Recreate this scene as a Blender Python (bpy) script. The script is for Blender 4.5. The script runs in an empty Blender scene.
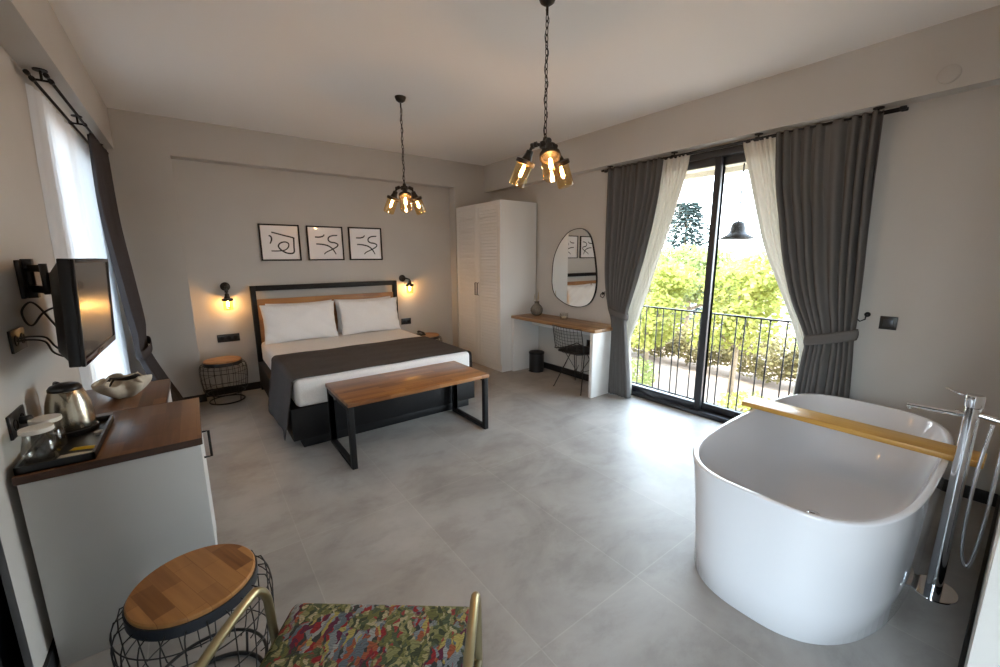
import bpy, bmesh, math, random
from math import sin, cos, pi, radians
from mathutils import Vector, Matrix
SC = bpy.context.scene
COL = SC.collection
rnd = random.Random(7)

# ------------------------------------------------------------------ materials
def nt_new(name):
    m = bpy.data.materials.new(name); m.use_nodes = True
    nt = m.node_tree; b = nt.nodes['Principled BSDF']
    return m, nt, b
def _set(b, k, v):
    if k in b.inputs: b.inputs[k].default_value = v
def pbr(name, col, rough=.5, metal=0., spec=.5, noise=0., nscale=8., bump=0., bscale=60., coat=0., sheen=0., trans=0., stretch=None):
    m, nt, b = nt_new(name)
    _set(b, 'Base Color', (*col, 1)); _set(b, 'Roughness', rough); _set(b, 'Metallic', metal)
    _set(b, 'Specular IOR Level', spec); _set(b, 'Coat Weight', coat); _set(b, 'Sheen Weight', sheen)
    tc = nt.nodes.new('ShaderNodeTexCoord')
    vec = tc.outputs['Object']
    if stretch:
        mp = nt.nodes.new('ShaderNodeMapping'); mp.inputs['Scale'].default_value = stretch
        nt.links.new(vec, mp.inputs['Vector']); vec = mp.outputs['Vector']
    if noise > 0:
        n = nt.nodes.new('ShaderNodeTexNoise'); n.inputs['Scale'].default_value = nscale; n.inputs['Detail'].default_value = 5
        nt.links.new(vec, n.inputs['Vector'])
        r = nt.nodes.new('ShaderNodeValToRGB')
        r.color_ramp.elements[0].position = .3; r.color_ramp.elements[1].position = .7
        r.color_ramp.elements[0].color = (*[c*(1-noise) for c in col], 1)
        r.color_ramp.elements[1].color = (*[min(1, c*(1+noise)) for c in col], 1)
        nt.links.new(n.outputs['Fac'], r.inputs['Fac']); nt.links.new(r.outputs['Color'], b.inputs['Base Color'])
    if bump > 0:
        n2 = nt.nodes.new('ShaderNodeTexNoise'); n2.inputs['Scale'].default_value = bscale; n2.inputs['Detail'].default_value = 4
        nt.links.new(vec, n2.inputs['Vector'])
        bp = nt.nodes.new('ShaderNodeBump'); bp.inputs['Strength'].default_value = bump; bp.inputs['Distance'].default_value = .01
        nt.links.new(n2.outputs['Fac'], bp.inputs['Height']); nt.links.new(bp.outputs['Normal'], b.inputs['Normal'])
    return m
def ramp(nt, stops):
    r = nt.nodes.new('ShaderNodeValToRGB')
    e = r.color_ramp.elements
    while len(e) < len(stops): e.new(.5)
    for i, (p, c) in enumerate(stops):
        e[i].position = p; e[i].color = (*c, 1)
    return r
def wood(name, stops, bw=.35, bh=.06, rough=.38, rot=0., grain=1., wall=False, seed=0., contrast=1.):
    """butcher-block wood: staves of differing tone, grain running along local X"""
    m, nt, b = nt_new(name)
    L = nt.links
    tc = nt.nodes.new('ShaderNodeTexCoord'); mp = nt.nodes.new('ShaderNodeMapping')
    mp.inputs['Rotation'].default_value = (radians(90) if wall else 0, 0, rot)
    mp.inputs['Location'].default_value = (seed, seed*.7, 0)
    L.new(tc.outputs['Object'], mp.inputs['Vector'])
    br = nt.nodes.new('ShaderNodeTexBrick'); br.inputs['Scale'].default_value = 1.
    br.inputs['Brick Width'].default_value = bw; br.inputs['Row Height'].default_value = bh
    br.inputs['Mortar Size'].default_value = .0008; br.inputs['Mortar Smooth'].default_value = .2
    br.inputs['Color1'].default_value = (0, 0, 0, 1); br.inputs['Color2'].default_value = (1, 1, 1, 1)
    br.inputs['Mortar'].default_value = (.2, .2, .2, 1); br.offset = .37; br.squash = 1.
    L.new(mp.outputs['Vector'], br.inputs['Vector'])
    mp2 = nt.nodes.new('ShaderNodeMapping'); mp2.inputs['Scale'].default_value = (2.5, 40, 40)
    L.new(mp.outputs['Vector'], mp2.inputs['Vector'])
    n = nt.nodes.new('ShaderNodeTexNoise'); n.inputs['Scale'].default_value = 1.; n.inputs['Detail'].default_value = 6; n.inputs['Distortion'].default_value = .6
    L.new(mp2.outputs['Vector'], n.inputs['Vector'])
    mx = nt.nodes.new('ShaderNodeMath'); mx.operation = 'MULTIPLY_ADD'
    sep = nt.nodes.new('ShaderNodeSeparateColor'); L.new(br.outputs['Color'], sep.inputs['Color'])
    mx.inputs[1].default_value = .55*contrast
    L.new(sep.outputs['Red'], mx.inputs[0])
    m2 = nt.nodes.new('ShaderNodeMath'); m2.operation = 'MULTIPLY'; m2.inputs[1].default_value = .6*grain
    L.new(n.outputs['Fac'], m2.inputs[0]); L.new(m2.outputs[0], mx.inputs[2])
    r = ramp(nt, stops); L.new(mx.outputs[0], r.inputs['Fac']); L.new(r.outputs['Color'], b.inputs['Base Color'])
    _set(b, 'Roughness', rough)
    bp = nt.nodes.new('ShaderNodeBump'); bp.inputs['Strength'].default_value = .12; bp.inputs['Distance'].default_value = .002
    L.new(n.outputs['Fac'], bp.inputs['Height']); L.new(bp.outputs['Normal'], b.inputs['Normal'])
    return m
def glass(name, tint=(1, 1, 1), gloss=.08, rough=.0, edge=True):
    m = bpy.data.materials.new(name); m.use_nodes = True; nt = m.node_tree; nt.nodes.clear(); L = nt.links
    out = nt.nodes.new('ShaderNodeOutputMaterial'); t = nt.nodes.new('ShaderNodeBsdfTransparent'); g = nt.nodes.new('ShaderNodeBsdfGlossy')
    t.inputs['Color'].default_value = (*tint, 1); g.inputs['Roughness'].default_value = rough
    mix = nt.nodes.new('ShaderNodeMixShader')
    lw = nt.nodes.new('ShaderNodeLayerWeight'); lw.inputs['Blend'].default_value = .25
    mm = nt.nodes.new('ShaderNodeMath'); mm.operation = 'MULTIPLY_ADD'; mm.inputs[1].default_value = .35 if edge else 0.; mm.inputs[2].default_value = gloss
    L.new(lw.outputs['Facing'], mm.inputs[0]); L.new(mm.outputs[0], mix.inputs['Fac'])
    L.new(t.outputs[0], mix.inputs[1]); L.new(g.outputs[0], mix.inputs[2]); L.new(mix.outputs[0], out.inputs['Surface'])
    return m
def emit(name, col, s):
    m = bpy.data.materials.new(name); m.use_nodes = True; nt = m.node_tree; nt.nodes.clear()
    o = nt.nodes.new('ShaderNodeOutputMaterial'); e = nt.nodes.new('ShaderNodeEmission')
    e.inputs['Color'].default_value = (*col, 1); e.inputs['Strength'].default_value = s
    nt.links.new(e.outputs[0], o.inputs['Surface']); return m
def cloth(name, col, transl=.5, thru=.0, rough=.9, bump=.1, weave=400):
    """fabric: diffuse + translucent (+ open weave transparency)"""
    m = bpy.data.materials.new(name); m.use_nodes = True; nt = m.node_tree; nt.nodes.clear(); L = nt.links
    o = nt.nodes.new('ShaderNodeOutputMaterial'); d = nt.nodes.new('ShaderNodeBsdfDiffuse'); t = nt.nodes.new('ShaderNodeBsdfTranslucent')
    tc = nt.nodes.new('ShaderNodeTexCoord')
    n = nt.nodes.new('ShaderNodeTexNoise'); n.inputs['Scale'].default_value = weave; L.new(tc.outputs['Object'], n.inputs['Vector'])
    r = ramp(nt, [(.3, [c*.9 for c in col]), (.7, [min(1, c*1.08) for c in col])]); L.new(n.outputs['Fac'], r.inputs['Fac'])
    L.new(r.outputs['Color'], d.inputs['Color']); L.new(r.outputs['Color'], t.inputs['Color'])
    mx = nt.nodes.new('ShaderNodeMixShader'); mx.inputs[0].default_value = transl
    L.new(d.outputs[0], mx.inputs[1]); L.new(t.outputs[0], mx.inputs[2])
    last = mx
    if thru > 0:
        tr = nt.nodes.new('ShaderNodeBsdfTransparent'); m3 = nt.nodes.new('ShaderNodeMixShader'); m3.inputs[0].default_value = thru
        L.new(mx.outputs[0], m3.inputs[1]); L.new(tr.outputs[0], m3.inputs[2]); last = m3
    L.new(last.outputs[0], o.inputs['Surface']); return m

def floor_mat():
    m, nt, b = nt_new('concrete_tile'); L = nt.links
    tc = nt.nodes.new('ShaderNodeTexCoord')
    mp = nt.nodes.new('ShaderNodeMapping'); mp.inputs['Rotation'].default_value = (0, 0, pi/2)
    # tile joints: x = .32 + .632 k ; y = 1.56 + 1.283 k
    mp.inputs['Location'].default_value = (-.277, .312, 0)
    L.new(tc.outputs['Object'], mp.inputs['Vector'])
    br = nt.nodes.new('ShaderNodeTexBrick'); br.offset = 0.; br.squash = 1.
    br.inputs['Scale'].default_value = 1.; br.inputs['Brick Width'].default_value = 1.283; br.inputs['Row Height'].default_value = .632
    br.inputs['Mortar Size'].default_value = .0028; br.inputs['Mortar Smooth'].default_value = .1
    br.inputs['Color1'].default_value = (.46, .46, .46, 1); br.inputs['Color2'].default_value = (.54, .54, .54, 1); br.inputs['Mortar'].default_value = (.63, .63, .62, 1)
    sepx = nt.nodes.new('ShaderNodeVectorMath'); sepx.operation = 'ADD'; sepx.inputs[1].default_value = (0, 0, 0)
    L.new(mp.outputs['Vector'], sepx.inputs[0]); L.new(sepx.outputs[0], br.inputs['Vector'])
    n = nt.nodes.new('ShaderNodeTexNoise'); n.inputs['Scale'].default_value = 1.6; n.inputs['Detail'].default_value = 9; n.inputs['Roughness'].default_value = .62; n.inputs['Distortion'].default_value = .8
    L.new(tc.outputs['Object'], n.inputs['Vector'])
    r = ramp(nt, [(.3, (.27, .25, .23)), (.5, (.345, .325, .302)), (.7, (.405, .385, .36))]); L.new(n.outputs['Fac'], r.inputs['Fac'])
    mp3 = nt.nodes.new('ShaderNodeMapping'); mp3.inputs['Scale'].default_value = (1.0, 1.7, 1); mp3.inputs['Rotation'].default_value = (0, 0, .35)
    L.new(tc.outputs['Object'], mp3.inputs['Vector'])
    n3 = nt.nodes.new('ShaderNodeTexNoise'); n3.inputs['Scale'].default_value = 2.6; n3.inputs['Detail'].default_value = 12; n3.inputs['Roughness'].default_value = .68; n3.inputs['Distortion'].default_value = .15
    L.new(mp3.outputs['Vector'], n3.inputs['Vector'])
    r3 = ramp(nt, [(.38, (.82, .81, .8)), (.5, (1, 1, 1)), (.66, (1.06, 1.06, 1.06))]); L.new(n3.outputs['Fac'], r3.inputs['Fac'])
    mul = nt.nodes.new('ShaderNodeMix'); mul.data_type = 'RGBA'; mul.blend_type = 'MULTIPLY'; mul.inputs[0].default_value = .75
    L.new(r.outputs['Color'], mul.inputs[6]); L.new(r3.outputs['Color'], mul.inputs[7])
    ov = nt.nodes.new('ShaderNodeMix'); ov.data_type = 'RGBA'; ov.blend_type = 'OVERLAY'; ov.inputs[0].default_value = .55
    L.new(mul.outputs[2], ov.inputs[6]); L.new(br.outputs['Color'], ov.inputs[7])
    L.new(ov.outputs[2], b.inputs['Base Color'])
    rr = nt.nodes.new('ShaderNodeMapRange'); rr.inputs['To Min'].default_value = .36; rr.inputs['To Max'].default_value = .52
    L.new(n3.outputs['Fac'], rr.inputs['Value']); L.new(rr.outputs[0], b.inputs['Roughness'])
    _set(b, 'Specular IOR Level', .5)
    bp = nt.nodes.new('ShaderNodeBump'); bp.inputs['Strength'].default_value = .25; bp.inputs['Distance'].default_value = .002; bp.invert = True
    L.new(br.outputs['Fac'], bp.inputs['Height']); L.new(bp.outputs['Normal'], b.inputs['Normal'])
    return m
def floral_mat():
    m, nt, b = nt_new('parrot_floral_fabric'); L = nt.links
    tc = nt.nodes.new('ShaderNodeTexCoord')
    nz = nt.nodes.new('ShaderNodeTexNoise'); nz.inputs['Scale'].default_value = 22; nz.inputs['Detail'].default_value = 2
    L.new(tc.outputs['Object'], nz.inputs['Vector'])
    mixv = nt.nodes.new('ShaderNodeMix'); mixv.data_type = 'VECTOR'; mixv.inputs[0].default_value = .05
    L.new(tc.outputs['Object'], mixv.inputs[4]); L.new(nz.outputs['Color'], mixv.inputs[5])
    def vor(scale, st):
        mp = nt.nodes.new('ShaderNodeMapping'); mp.inputs['Scale'].default_value = st; mp.inputs['Rotation'].default_value = (0, 0, .6)
        L.new(mixv.outputs[1], mp.inputs['Vector'])
        v = nt.nodes.new('ShaderNodeTexVoronoi'); v.inputs['Scale'].default_value = scale; L.new(mp.outputs['Vector'], v.inputs['Vector'])
        s = nt.nodes.new('ShaderNodeSeparateColor'); L.new(v.outputs['Color'], s.inputs['Color']); return v, s
    v2, s2 = vor(95, (1, .55, 1)); v3, s3 = vor(85, (1, .22, 1))
    g = ramp(nt, [(0, (.04, .05, .02)), (.2, (.13, .13, .035)), (.4, (.22, .21, .08)), (.55, (.3, .27, .12)), (.66, (.07, .09, .04)), (.85, (.4, .34, .19)), (.94, (.28, .04, .03))]); g.color_ramp.interpolation = 'CONSTANT'
    L.new(s2.outputs['Red'], g.inputs['Fac'])
    f = ramp(nt, [(0, (.26, .012, .015)), (.16, (.1, .01, .035)), (.3, (.2, .22, .23)), (.48, (.1, .13, .15)), (.6, (.38, .3, .08)), (.68, (.3, .31, .29)), (.8, (.3, .08, .03)), (.88, (.03, .035, .03))]); f.color_ramp.interpolation = 'CONSTANT'
    L.new(s3.outputs['Green'], f.inputs['Fac'])
    n2 = nt.nodes.new('ShaderNodeTexNoise'); n2.inputs['Scale'].default_value = 9; n2.inputs['Detail'].default_value = 5; L.new(tc.outputs['Object'], n2.inputs['Vector'])
    st = ramp(nt, [(.47, (0, 0, 0)), (.5, (1, 1, 1))]); L.new(n2.outputs['Fac'], st.inputs['Fac'])
    mx = nt.nodes.new('ShaderNodeMix'); mx.data_type = 'RGBA'; L.new(st.outputs['Color'], mx.inputs[0])
    L.new(g.outputs['Color'], mx.inputs[6]); L.new(f.outputs['Color'], mx.inputs[7])
    # feather / vein streaks
    mpw = nt.nodes.new('ShaderNodeMapping'); mpw.inputs['Rotation'].default_value = (0, 0, 1.1); L.new(mixv.outputs[1], mpw.inputs['Vector'])
    w = nt.nodes.new('ShaderNodeTexWave'); w.inputs['Scale'].default_value = 50; w.inputs['Distortion'].default_value = 5; w.inputs['Detail'].default_value = 2; L.new(mpw.outputs['Vector'], w.inputs['Vector'])
    rw = ramp(nt, [(.1, (.35, .35, .35)), (.45, (1, 1, 1)), (.95, (1.0, 1.0, 1.0))]); L.new(w.outputs['Fac'], rw.inputs['Fac'])
    m2 = nt.nodes.new('ShaderNodeMix'); m2.data_type = 'RGBA'; m2.blend_type = 'MULTIPLY'; m2.inputs[0].default_value = .55
    L.new(mx.outputs[2], m2.inputs[6]); L.new(rw.outputs['Color'], m2.inputs[7]); L.new(m2.outputs[2], b.inputs['Base Color'])
    _set(b, 'Roughness', .9)
    return m
def leaf_mat(name, c1, c2, c3, tr=.45):
    m = bpy.data.materials.new(name); m.use_nodes = True; nt = m.node_tree; nt.nodes.clear(); L = nt.links
    o = nt.nodes.new('ShaderNodeOutputMaterial'); d = nt.nodes.new('ShaderNodeBsdfDiffuse'); t = nt.nodes.new('ShaderNodeBsdfTranslucent')
    tc = nt.nodes.new('ShaderNodeTexCoord'); n = nt.nodes.new('ShaderNodeTexNoise'); n.inputs['Scale'].default_value = 2.2; n.inputs['Detail'].default_value = 8; n.inputs['Roughness'].default_value = .8
    L.new(tc.outputs['Object'], n.inputs['Vector'])
    r = ramp(nt, [(.3, c1), (.5, c2), (.7, c3)]); L.new(n.outputs['Fac'], r.inputs['Fac'])
    L.new(r.outputs['Color'], d.inputs['Color']); L.new(r.outputs['Color'], t.inputs['Color'])
    mx = nt.nodes.new('ShaderNodeMixShader'); mx.inputs[0].default_value = tr
    L.new(d.outputs[0], mx.inputs[1]); L.new(t.outputs[0], mx.inputs[2]); L.new(mx.outputs[0], o.inputs['Surface']); return m

M = {}
ANG = radians(-68)
M['floor'] = floor_mat()
M['wall'] = pbr('greige_plaster', (.52, .5, .47), .85, noise=.02, nscale=3, bump=.06, bscale=180)
M['ceiling'] = pbr('ceiling_paint', (.84, .82, .79), .9, bump=.03, bscale=120)
M['white'] = pbr('white_lacquer', (.74, .735, .72), .42)
M['whitepanel'] = pbr('white_melamine', (.6, .6, .585), .5)
M['black'] = pbr('black_powder_coat', (.01, .0095, .01), .5, spec=.25, noise=.1, nscale=40)
M['frame'] = pbr('anthracite_aluminium', (.03, .032, .037), .38, metal=.2)
M['blackskirt'] = pbr('black_skirting', (.01, .01, .011), .45)
M['bronze'] = pbr('aged_black_bronze', (.04, .032, .026), .45, metal=.7, noise=.3, nscale=60)
M['teak'] = wood('bench_teak', [(.2, (.12, .042, .012)), (.5, (.3, .125, .037)), (.85, (.44, .21, .07))], bw=.42, bh=.055, contrast=.7, rough=.3)
M['walnut'] = wood('worktop_walnut', [(.15, (.07, .028, .012)), (.5, (.17, .075, .032)), (.9, (.26, .13, .06))], bw=.3, bh=.06, rot=pi/2, rough=.3, contrast=.8)
M['edge'] = pbr('dark_walnut_edge', (.06, .026, .013), .4, noise=.25, nscale=20, stretch=(1, 1, 6))
M['desk'] = wood('desk_oak', [(.2, (.15, .075, .03)), (.5, (.27, .145, .06)), (.85, (.37, .21, .1))], bw=.5, bh=.07, rot=pi/2, contrast=.7, rough=.4)
M['stoolwood'] = wood('stool_oak', [(.15, (.1, .032, .008)), (.5, (.29, .12, .035)), (.9, (.46, .22, .07))], bw=.17, bh=.058, rot=-ANG, contrast=1.25, rough=.35)
M['stoolwood2'] = wood('far_stool_oak', [(.15, (.25, .12, .045)), (.5, (.42, .22, .09)), (.9, (.5, .29, .13))], bw=.2, bh=.06, rot=.3, contrast=.8, rough=.4)
M['headwood'] = wood('headboard_oak', [(.2, (.22, .09, .025)), (.5, (.38, .18, .06)), (.85, (.48, .25, .09))], bw=.6, bh=.12, wall=True, contrast=.6, rough=.4)
M['bamboo'] = wood('bath_board_bamboo', [(.1, (.4, .2, .035)), (.5, (.56, .32, .075)), (.9, (.66, .42, .13))], bw=3., bh=.03, rot=pi/2, contrast=.4, rough=.35)
M['sheet'] = cloth('white_cotton', (.88, .87, .86), .08, weave=300)
M['runner'] = pbr('charcoal_bed_runner', (.066, .06, .06), .85, spec=.15, bump=.12, bscale=500, noise=.06, nscale=30)
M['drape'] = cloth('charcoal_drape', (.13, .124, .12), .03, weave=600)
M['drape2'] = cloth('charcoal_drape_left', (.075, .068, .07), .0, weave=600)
M['sheer'] = cloth('cream_sheer', (.66, .635, .56), .095, thru=.0, weave=500)
M['sheer2'] = cloth('white_sheer', (.7, .73, .76), .15, thru=.0, weave=500)
M['acrylic'] = pbr('gloss_white_acrylic', (.72, .725, .75), .06, coat=.4, spec=.5)
M['chrome'] = pbr('polished_chrome', (.72, .73, .75), .06, metal=1.)
M['steel'] = pbr('brushed_steel', (.5, .45, .36), .24, metal=1., noise=.05, nscale=10, stretch=(1, 1, 30))
M['brass'] = pbr('champagne_gold_tube', (.36, .3, .17), .32, metal=.85)
M['wire'] = pbr('black_wire', (.012, .012, .012), .4)
M['rim'] = pbr('graphite_rim', (.05, .055, .065), .35, metal=.5)
M['plastic'] = pbr('black_plastic', (.014, .014, .015), .35)
M['tvscreen'] = pbr('tv_screen', (.025, .022, .021), .22, spec=.7, coat=.25)
M['tvred'] = pbr('tv_bezel_gloss', (.03, .01, .014), .1, coat=.5)
M['amber'] = glass('amber_glass', (1, .82, .5), .08)
M['glass'] = glass('clear_glass', (.97, .98, .97), .05)
M['pane'] = glass('window_pane', (.96, .98, .97), .025, edge=False)
M['filament'] = emit('filament', (1, .62, .28), 70)
M['mirror'] = pbr('mirror_silver', (.86, .88, .87), .01, metal=1.)
M['paper'] = pbr('art_paper', (.82, .81, .82), .3, spec=.5, coat=.35)
M['ink'] = pbr('black_ink', (.01, .01, .01), .6)
M['ochre'] = pbr('pale_ochre_ink', (.62, .55, .34), .7)
M['seatpad'] = pbr('black_leatherette', (.015, .014, .014), .5, bump=.1, bscale=200)
M['floral'] = floral_mat()
M['clay'] = pbr('wavy_stoneware', (.58, .53, .43), .7, noise=.12, nscale=14, bump=.2, bscale=60)
M['vase'] = pbr('ribbed_taupe_glass', (.13, .115, .095), .25, noise=.25, nscale=50, coat=.5)
M['dry'] = pbr('dried_stem', (.5, .42, .28), .8)
M['yellow'] = pbr('yellow_sachet', (.75, .5, .02), .35)
M['cream'] = pbr('cream_sachet', (.75, .72, .6), .5)
M['card'] = pbr('white_paper_cap', (.75, .72, .66), .8)
M['bluegrey'] = pbr('grey_sachet', (.25, .27, .32), .4)
M['candle'] = pbr('tealight_wax', (.75, .68, .5), .5)
M['soffit'] = pbr('cream_soffit', (.5, .45, .36), .8)
M['slab'] = pbr('balcony_slab', (.6, .58, .54), .8, noise=.1)
M['leafA'] = leaf_mat('spring_leaf', (.12, .15, .03), (.31, .32, .08), (.5, .46, .18), .45)
M['leafB'] = leaf_mat('fresh_leaf', (.09, .13, .04), (.23, .26, .09), (.42, .4, .19), .45)
M['leafC'] = leaf_mat('hedge_leaf', (.1, .075, .035), (.2, .165, .075), (.34, .28, .13), .35)
M['leafD'] = leaf_mat('conifer_needle', (.04, .06, .055), (.075, .1, .09), (.13, .15, .13), .2)
M['bark'] = pbr('bark', (.2, .15, .1), .9, noise=.3)
M['ground'] = pbr('garden_ground', (.27, .19, .14), .95, noise=.35, nscale=.8)
M['render'] = pbr('pale_render', (.7, .66, .6), .9)
M['rooftile'] = pbr('clay_roof', (.5, .33, .24), .9)

# ------------------------------------------------------------------ mesh helper
class MB:
    def __init__(s): s.v = []; s.f = []; s.mi = []; s.cur = 0
    def add(s, vs, fs):
        o = len(s.v); s.v += [tuple(v) for v in vs]
        for f in fs: s.f.append(tuple(i+o for i in f)); s.mi.append(s.cur)
        return s
    def box(s, x0, x1, y0, y1, z0, z1, mat=None):
        vs = [(x, y, z) for x in (x0, x1) for y in (y0, y1) for z in (z0, z1)]
        if mat is not None: vs = [tuple(mat @ Vector(v)) for v in vs]
        return s.add(vs, [(0, 1, 3, 2), (4, 6, 7, 5), (0, 4, 5, 1), (2, 3, 7, 6), (0, 2, 6, 4), (1, 5, 7, 3)])
    def tube(s, path, r, n=8, closed=False, caps=True):
        P = [Vector(p) for p in path]; N = len(P)
        R = r if isinstance(r, (list, tuple)) else [r]*N
        T = []
        for i in range(N):
            a = P[(i-1) % N] if (closed or i > 0) else P[0]
            b = P[(i+1) % N] if (closed or i < N-1) else P[-1]
            t = b-a; T.append(t.normalized() if t.length > 1e-9 else Vector((0, 0, 1)))
        up = Vector((0, 0, 1)) if abs(T[0].z) < .9 else Vector((1, 0, 0))
        nrm = (up - T[0]*up.dot(T[0])).normalized(); vs = []
        for i in range(N):
            nrm = nrm - T[i]*nrm.dot(T[i])
            if nrm.length < 1e-6: nrm = T[i].orthogonal()
            nrm.normalize(); bn = T[i].cross(nrm)
            for k in range(n):
                a = 2*pi*k/n; vs.append(P[i] + (nrm*cos(a)+bn*sin(a))*R[i])
        fs = []
        for i in range(N if closed else N-1):
            j = (i+1) % N
            for k in range(n):
                l = (k+1) % n; fs.append((i*n+k, i*n+l, j*n+l, j*n+k))
        if caps and not closed: fs += [tuple(range(n))[::-1], tuple((N-1)*n+k for k in range(n))]
        return s.add(vs, fs)
    def lathe(s, prof, c=(0, 0, 0), n=24, mat=None, sx=1., sy=1., caps=True):
        vs = []
        for (r, z) in prof:
            for k in range(n):
                a = 2*pi*k/n; v = Vector((r*cos(a)*sx, r*sin(a)*sy, z))
                if mat is not None: v = mat @ v
                vs.append(v + Vector(c))
        fs = []
        for i in range(len(prof)-1):
            for k in range(n):
                l = (k+1) % n; fs.append((i*n+k, i*n+l, (i+1)*n+l, (i+1)*n+k))
        if caps:
            if prof[0][0] > 1e-5: fs.append(tuple(range(n))[::-1])
            if prof[-1][0] > 1e-5: fs.append(tuple((len(prof)-1)*n+k for k in range(n)))
        return s.add(vs, fs)
    def grid(s, rows, close_u=False):
        nr, nc = len(rows), len(rows[0]); vs = [p for r in rows for p in r]; fs = []
        for i in range(nr-1):
            for j in range(nc if close_u else nc-1):
                k = (j+1) % nc; fs.append((i*nc+j, i*nc+k, (i+1)*nc+k, (i+1)*nc+j))
        return s.add(vs, fs)
    def torus(s, c, R, r, n=32, m=8, sx=1., sy=1.):
        return s.tube([(c[0]+R*cos(2*pi*k/n)*sx, c[1]+R*sin(2*pi*k/n)*sy, c[2]) for k in range(n)], r, m, closed=True)
    def build(s, name, mat, parent=None, smooth=False, bevel=0., seg=2, solid=0., sub=0, auto=None):
        me = bpy.data.meshes.new(name); me.from_pydata([tuple(v) for v in s.v], [], s.f)
        mats = mat if isinstance(mat, (list, tuple)) else [mat]
        for m in mats: me.materials.append(m)
        if len(mats) > 1:
            for p, i in zip(me.polygons, s.mi): p.material_index = i
        bm = bmesh.new(); bm.from_mesh(me)
        if bevel > 0 or auto is not None:
            bmesh.ops.remove_doubles(bm, verts=bm.verts, dist=1e-6)
        if solid == 0: bmesh.ops.recalc_face_normals(bm, faces=bm.faces)
        if bevel > 0:
            bmesh.ops.bevel(bm, geom=[e for e in bm.edges if len(e.link_faces) == 2 and e.calc_face_angle(0) > .5], offset=bevel, segments=seg, profile=.5, affect='EDGES')
        if auto is not None:
            for e in bm.edges:
                if len(e.link_faces) == 2 and e.calc_face_angle(0) > auto: e.smooth = False
        bm.to_mesh(me); bm.free()
        if smooth or auto is not None or bevel > 0:
            for p in me.polygons: p.use_smooth = True
        if bevel > 0 and auto is None:
            b2 = bmesh.new(); b2.from_mesh(me)
            for e in b2.edges:
                if len(e.link_faces) == 2 and e.calc_face_angle(0) > .9: e.smooth = False
            b2.to_mesh(me); b2.free()
        o = bpy.data.objects.new(name, me); COL.objects.link(o)
        if parent is not None:
            o.parent = parent
            o.matrix_parent_inverse = Matrix.Translation(-parent.location) if ABS[0] else Matrix.Identity(4)
        if solid > 0:
            md = o.modifiers.new('thickness', 'SOLIDIFY'); md.thickness = solid; md.offset = 0
        if sub: md = o.modifiers.new('sub', 'SUBSURF'); md.levels = sub; md.render_levels = sub
        return o
ABS = [True]   # children meshes given in world coordinates (parents unrotated)

def thing(name, label, cat, loc=(0, 0, 0), group=None):
    o = bpy.data.objects.new(name, None); COL.objects.link(o); o.location = loc; o.empty_display_size = .1
    o['label'] = label; o['category'] = cat
    if group: o['group'] = group
    return o
def tag(o, label, cat, group=None, kind=None):
    o['label'] = label; o['category'] = cat
    if group: o['group'] = group
    if kind: o['kind'] = kind
    return o
def struct(o, label=None, cat=None):
    o['kind'] = 'structure'
    if label: o['label'] = label
    if cat: o['category'] = cat
    return o
def sm(t): return t*t*(3-2*t)
def interp(pts, z):
    """pts sorted by descending key; piecewise cubic-ish"""
    pts = sorted(pts)
    if z <= pts[0][0]: return pts[0][1]
    for i in range(len(pts)-1):
        a, b = pts[i], pts[i+1]
        if z <= b[0]:
            t = (z-a[0])/(b[0]-a[0])
            m0 = (b[1]-pts[i-1][1])/(b[0]-pts[i-1][0]) if i > 0 else (b[1]-a[1])/(b[0]-a[0])
            m1 = (pts[i+2][1]-a[1])/(pts[i+2][0]-a[0]) if i+2 < len(pts) else (b[1]-a[1])/(b[0]-a[0])
            h = b[0]-a[0]; t2, t3 = t*t, t*t*t
            return (2*t3-3*t2+1)*a[1]+(t3-2*t2+t)*h*m0+(-2*t3+3*t2)*b[1]+(t3-t2)*h*m1
    return pts[-1][1]

# ------------------------------------------------------------------ room dimensions
XL, XR, YB, YN, ZC = -.60, 3.86, 5.53, -.02, 2.90
YF = 5.37            # pilaster / beam face on the headboard wall
# floor & ceiling
f = MB().box(-.8, 4.06, -2.2, 5.75, -.2, 0).build('floor', M['floor']); struct(f)
c = MB().box(-.8, 4.06, -2.2, 5.75, ZC, ZC+.2).build('ceiling', M['ceiling']); struct(c)
# left wall with window and balcony door openings
w = MB()
x0, x1 = XL-.2, XL
w.box(x0, x1, -2.2, -1.2, 0, ZC); w.box(x0, x1, -1.2, 1.9, 2.35, ZC); w.box(x0, x1, 1.9, 3.6, 0, ZC)
w.box(x0, x1, 3.6, 5.05, 2.45, ZC); w.box(x0, x1, 3.6, 5.05, 0, .05); w.box(x0, x1, 5.05, 5.75, 0, ZC)
struct(w.build('wall_left', M['wall']))
w = MB(); w.box(XL, -.445, -2.2, YF, 2.545, ZC); struct(w.build('trim_1', M['wall']))
# back wall with niche
w = MB(); w.box(-.6, 4.06, YB, YB+.22, 0, ZC)
w.box(-.6, -.035, YF, YB, 0, ZC); w.box(3.20, 3.86, YF, YB, 0, ZC); w.box(-.035, 3.20, YF, YB, 2.545, ZC)
struct(w.build('wall_back', M['wall']))
# right wall with sliding door opening
DY0, DY1, DZ = .86, 2.98, 2.47
w = MB(); w.box(XR, XR+.2, -.14, DY0, 0, ZC); w.box(XR, XR+.2, DY1, YB, 0, ZC); w.box(XR, XR+.2, DY0, DY1, DZ, ZC)
struct(w.build('wall_right', M['wall']))
w = MB(); w.box(3.73, XR, YN, YF, 2.515, ZC); struct(w.build('trim_2', M['wall']))
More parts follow.
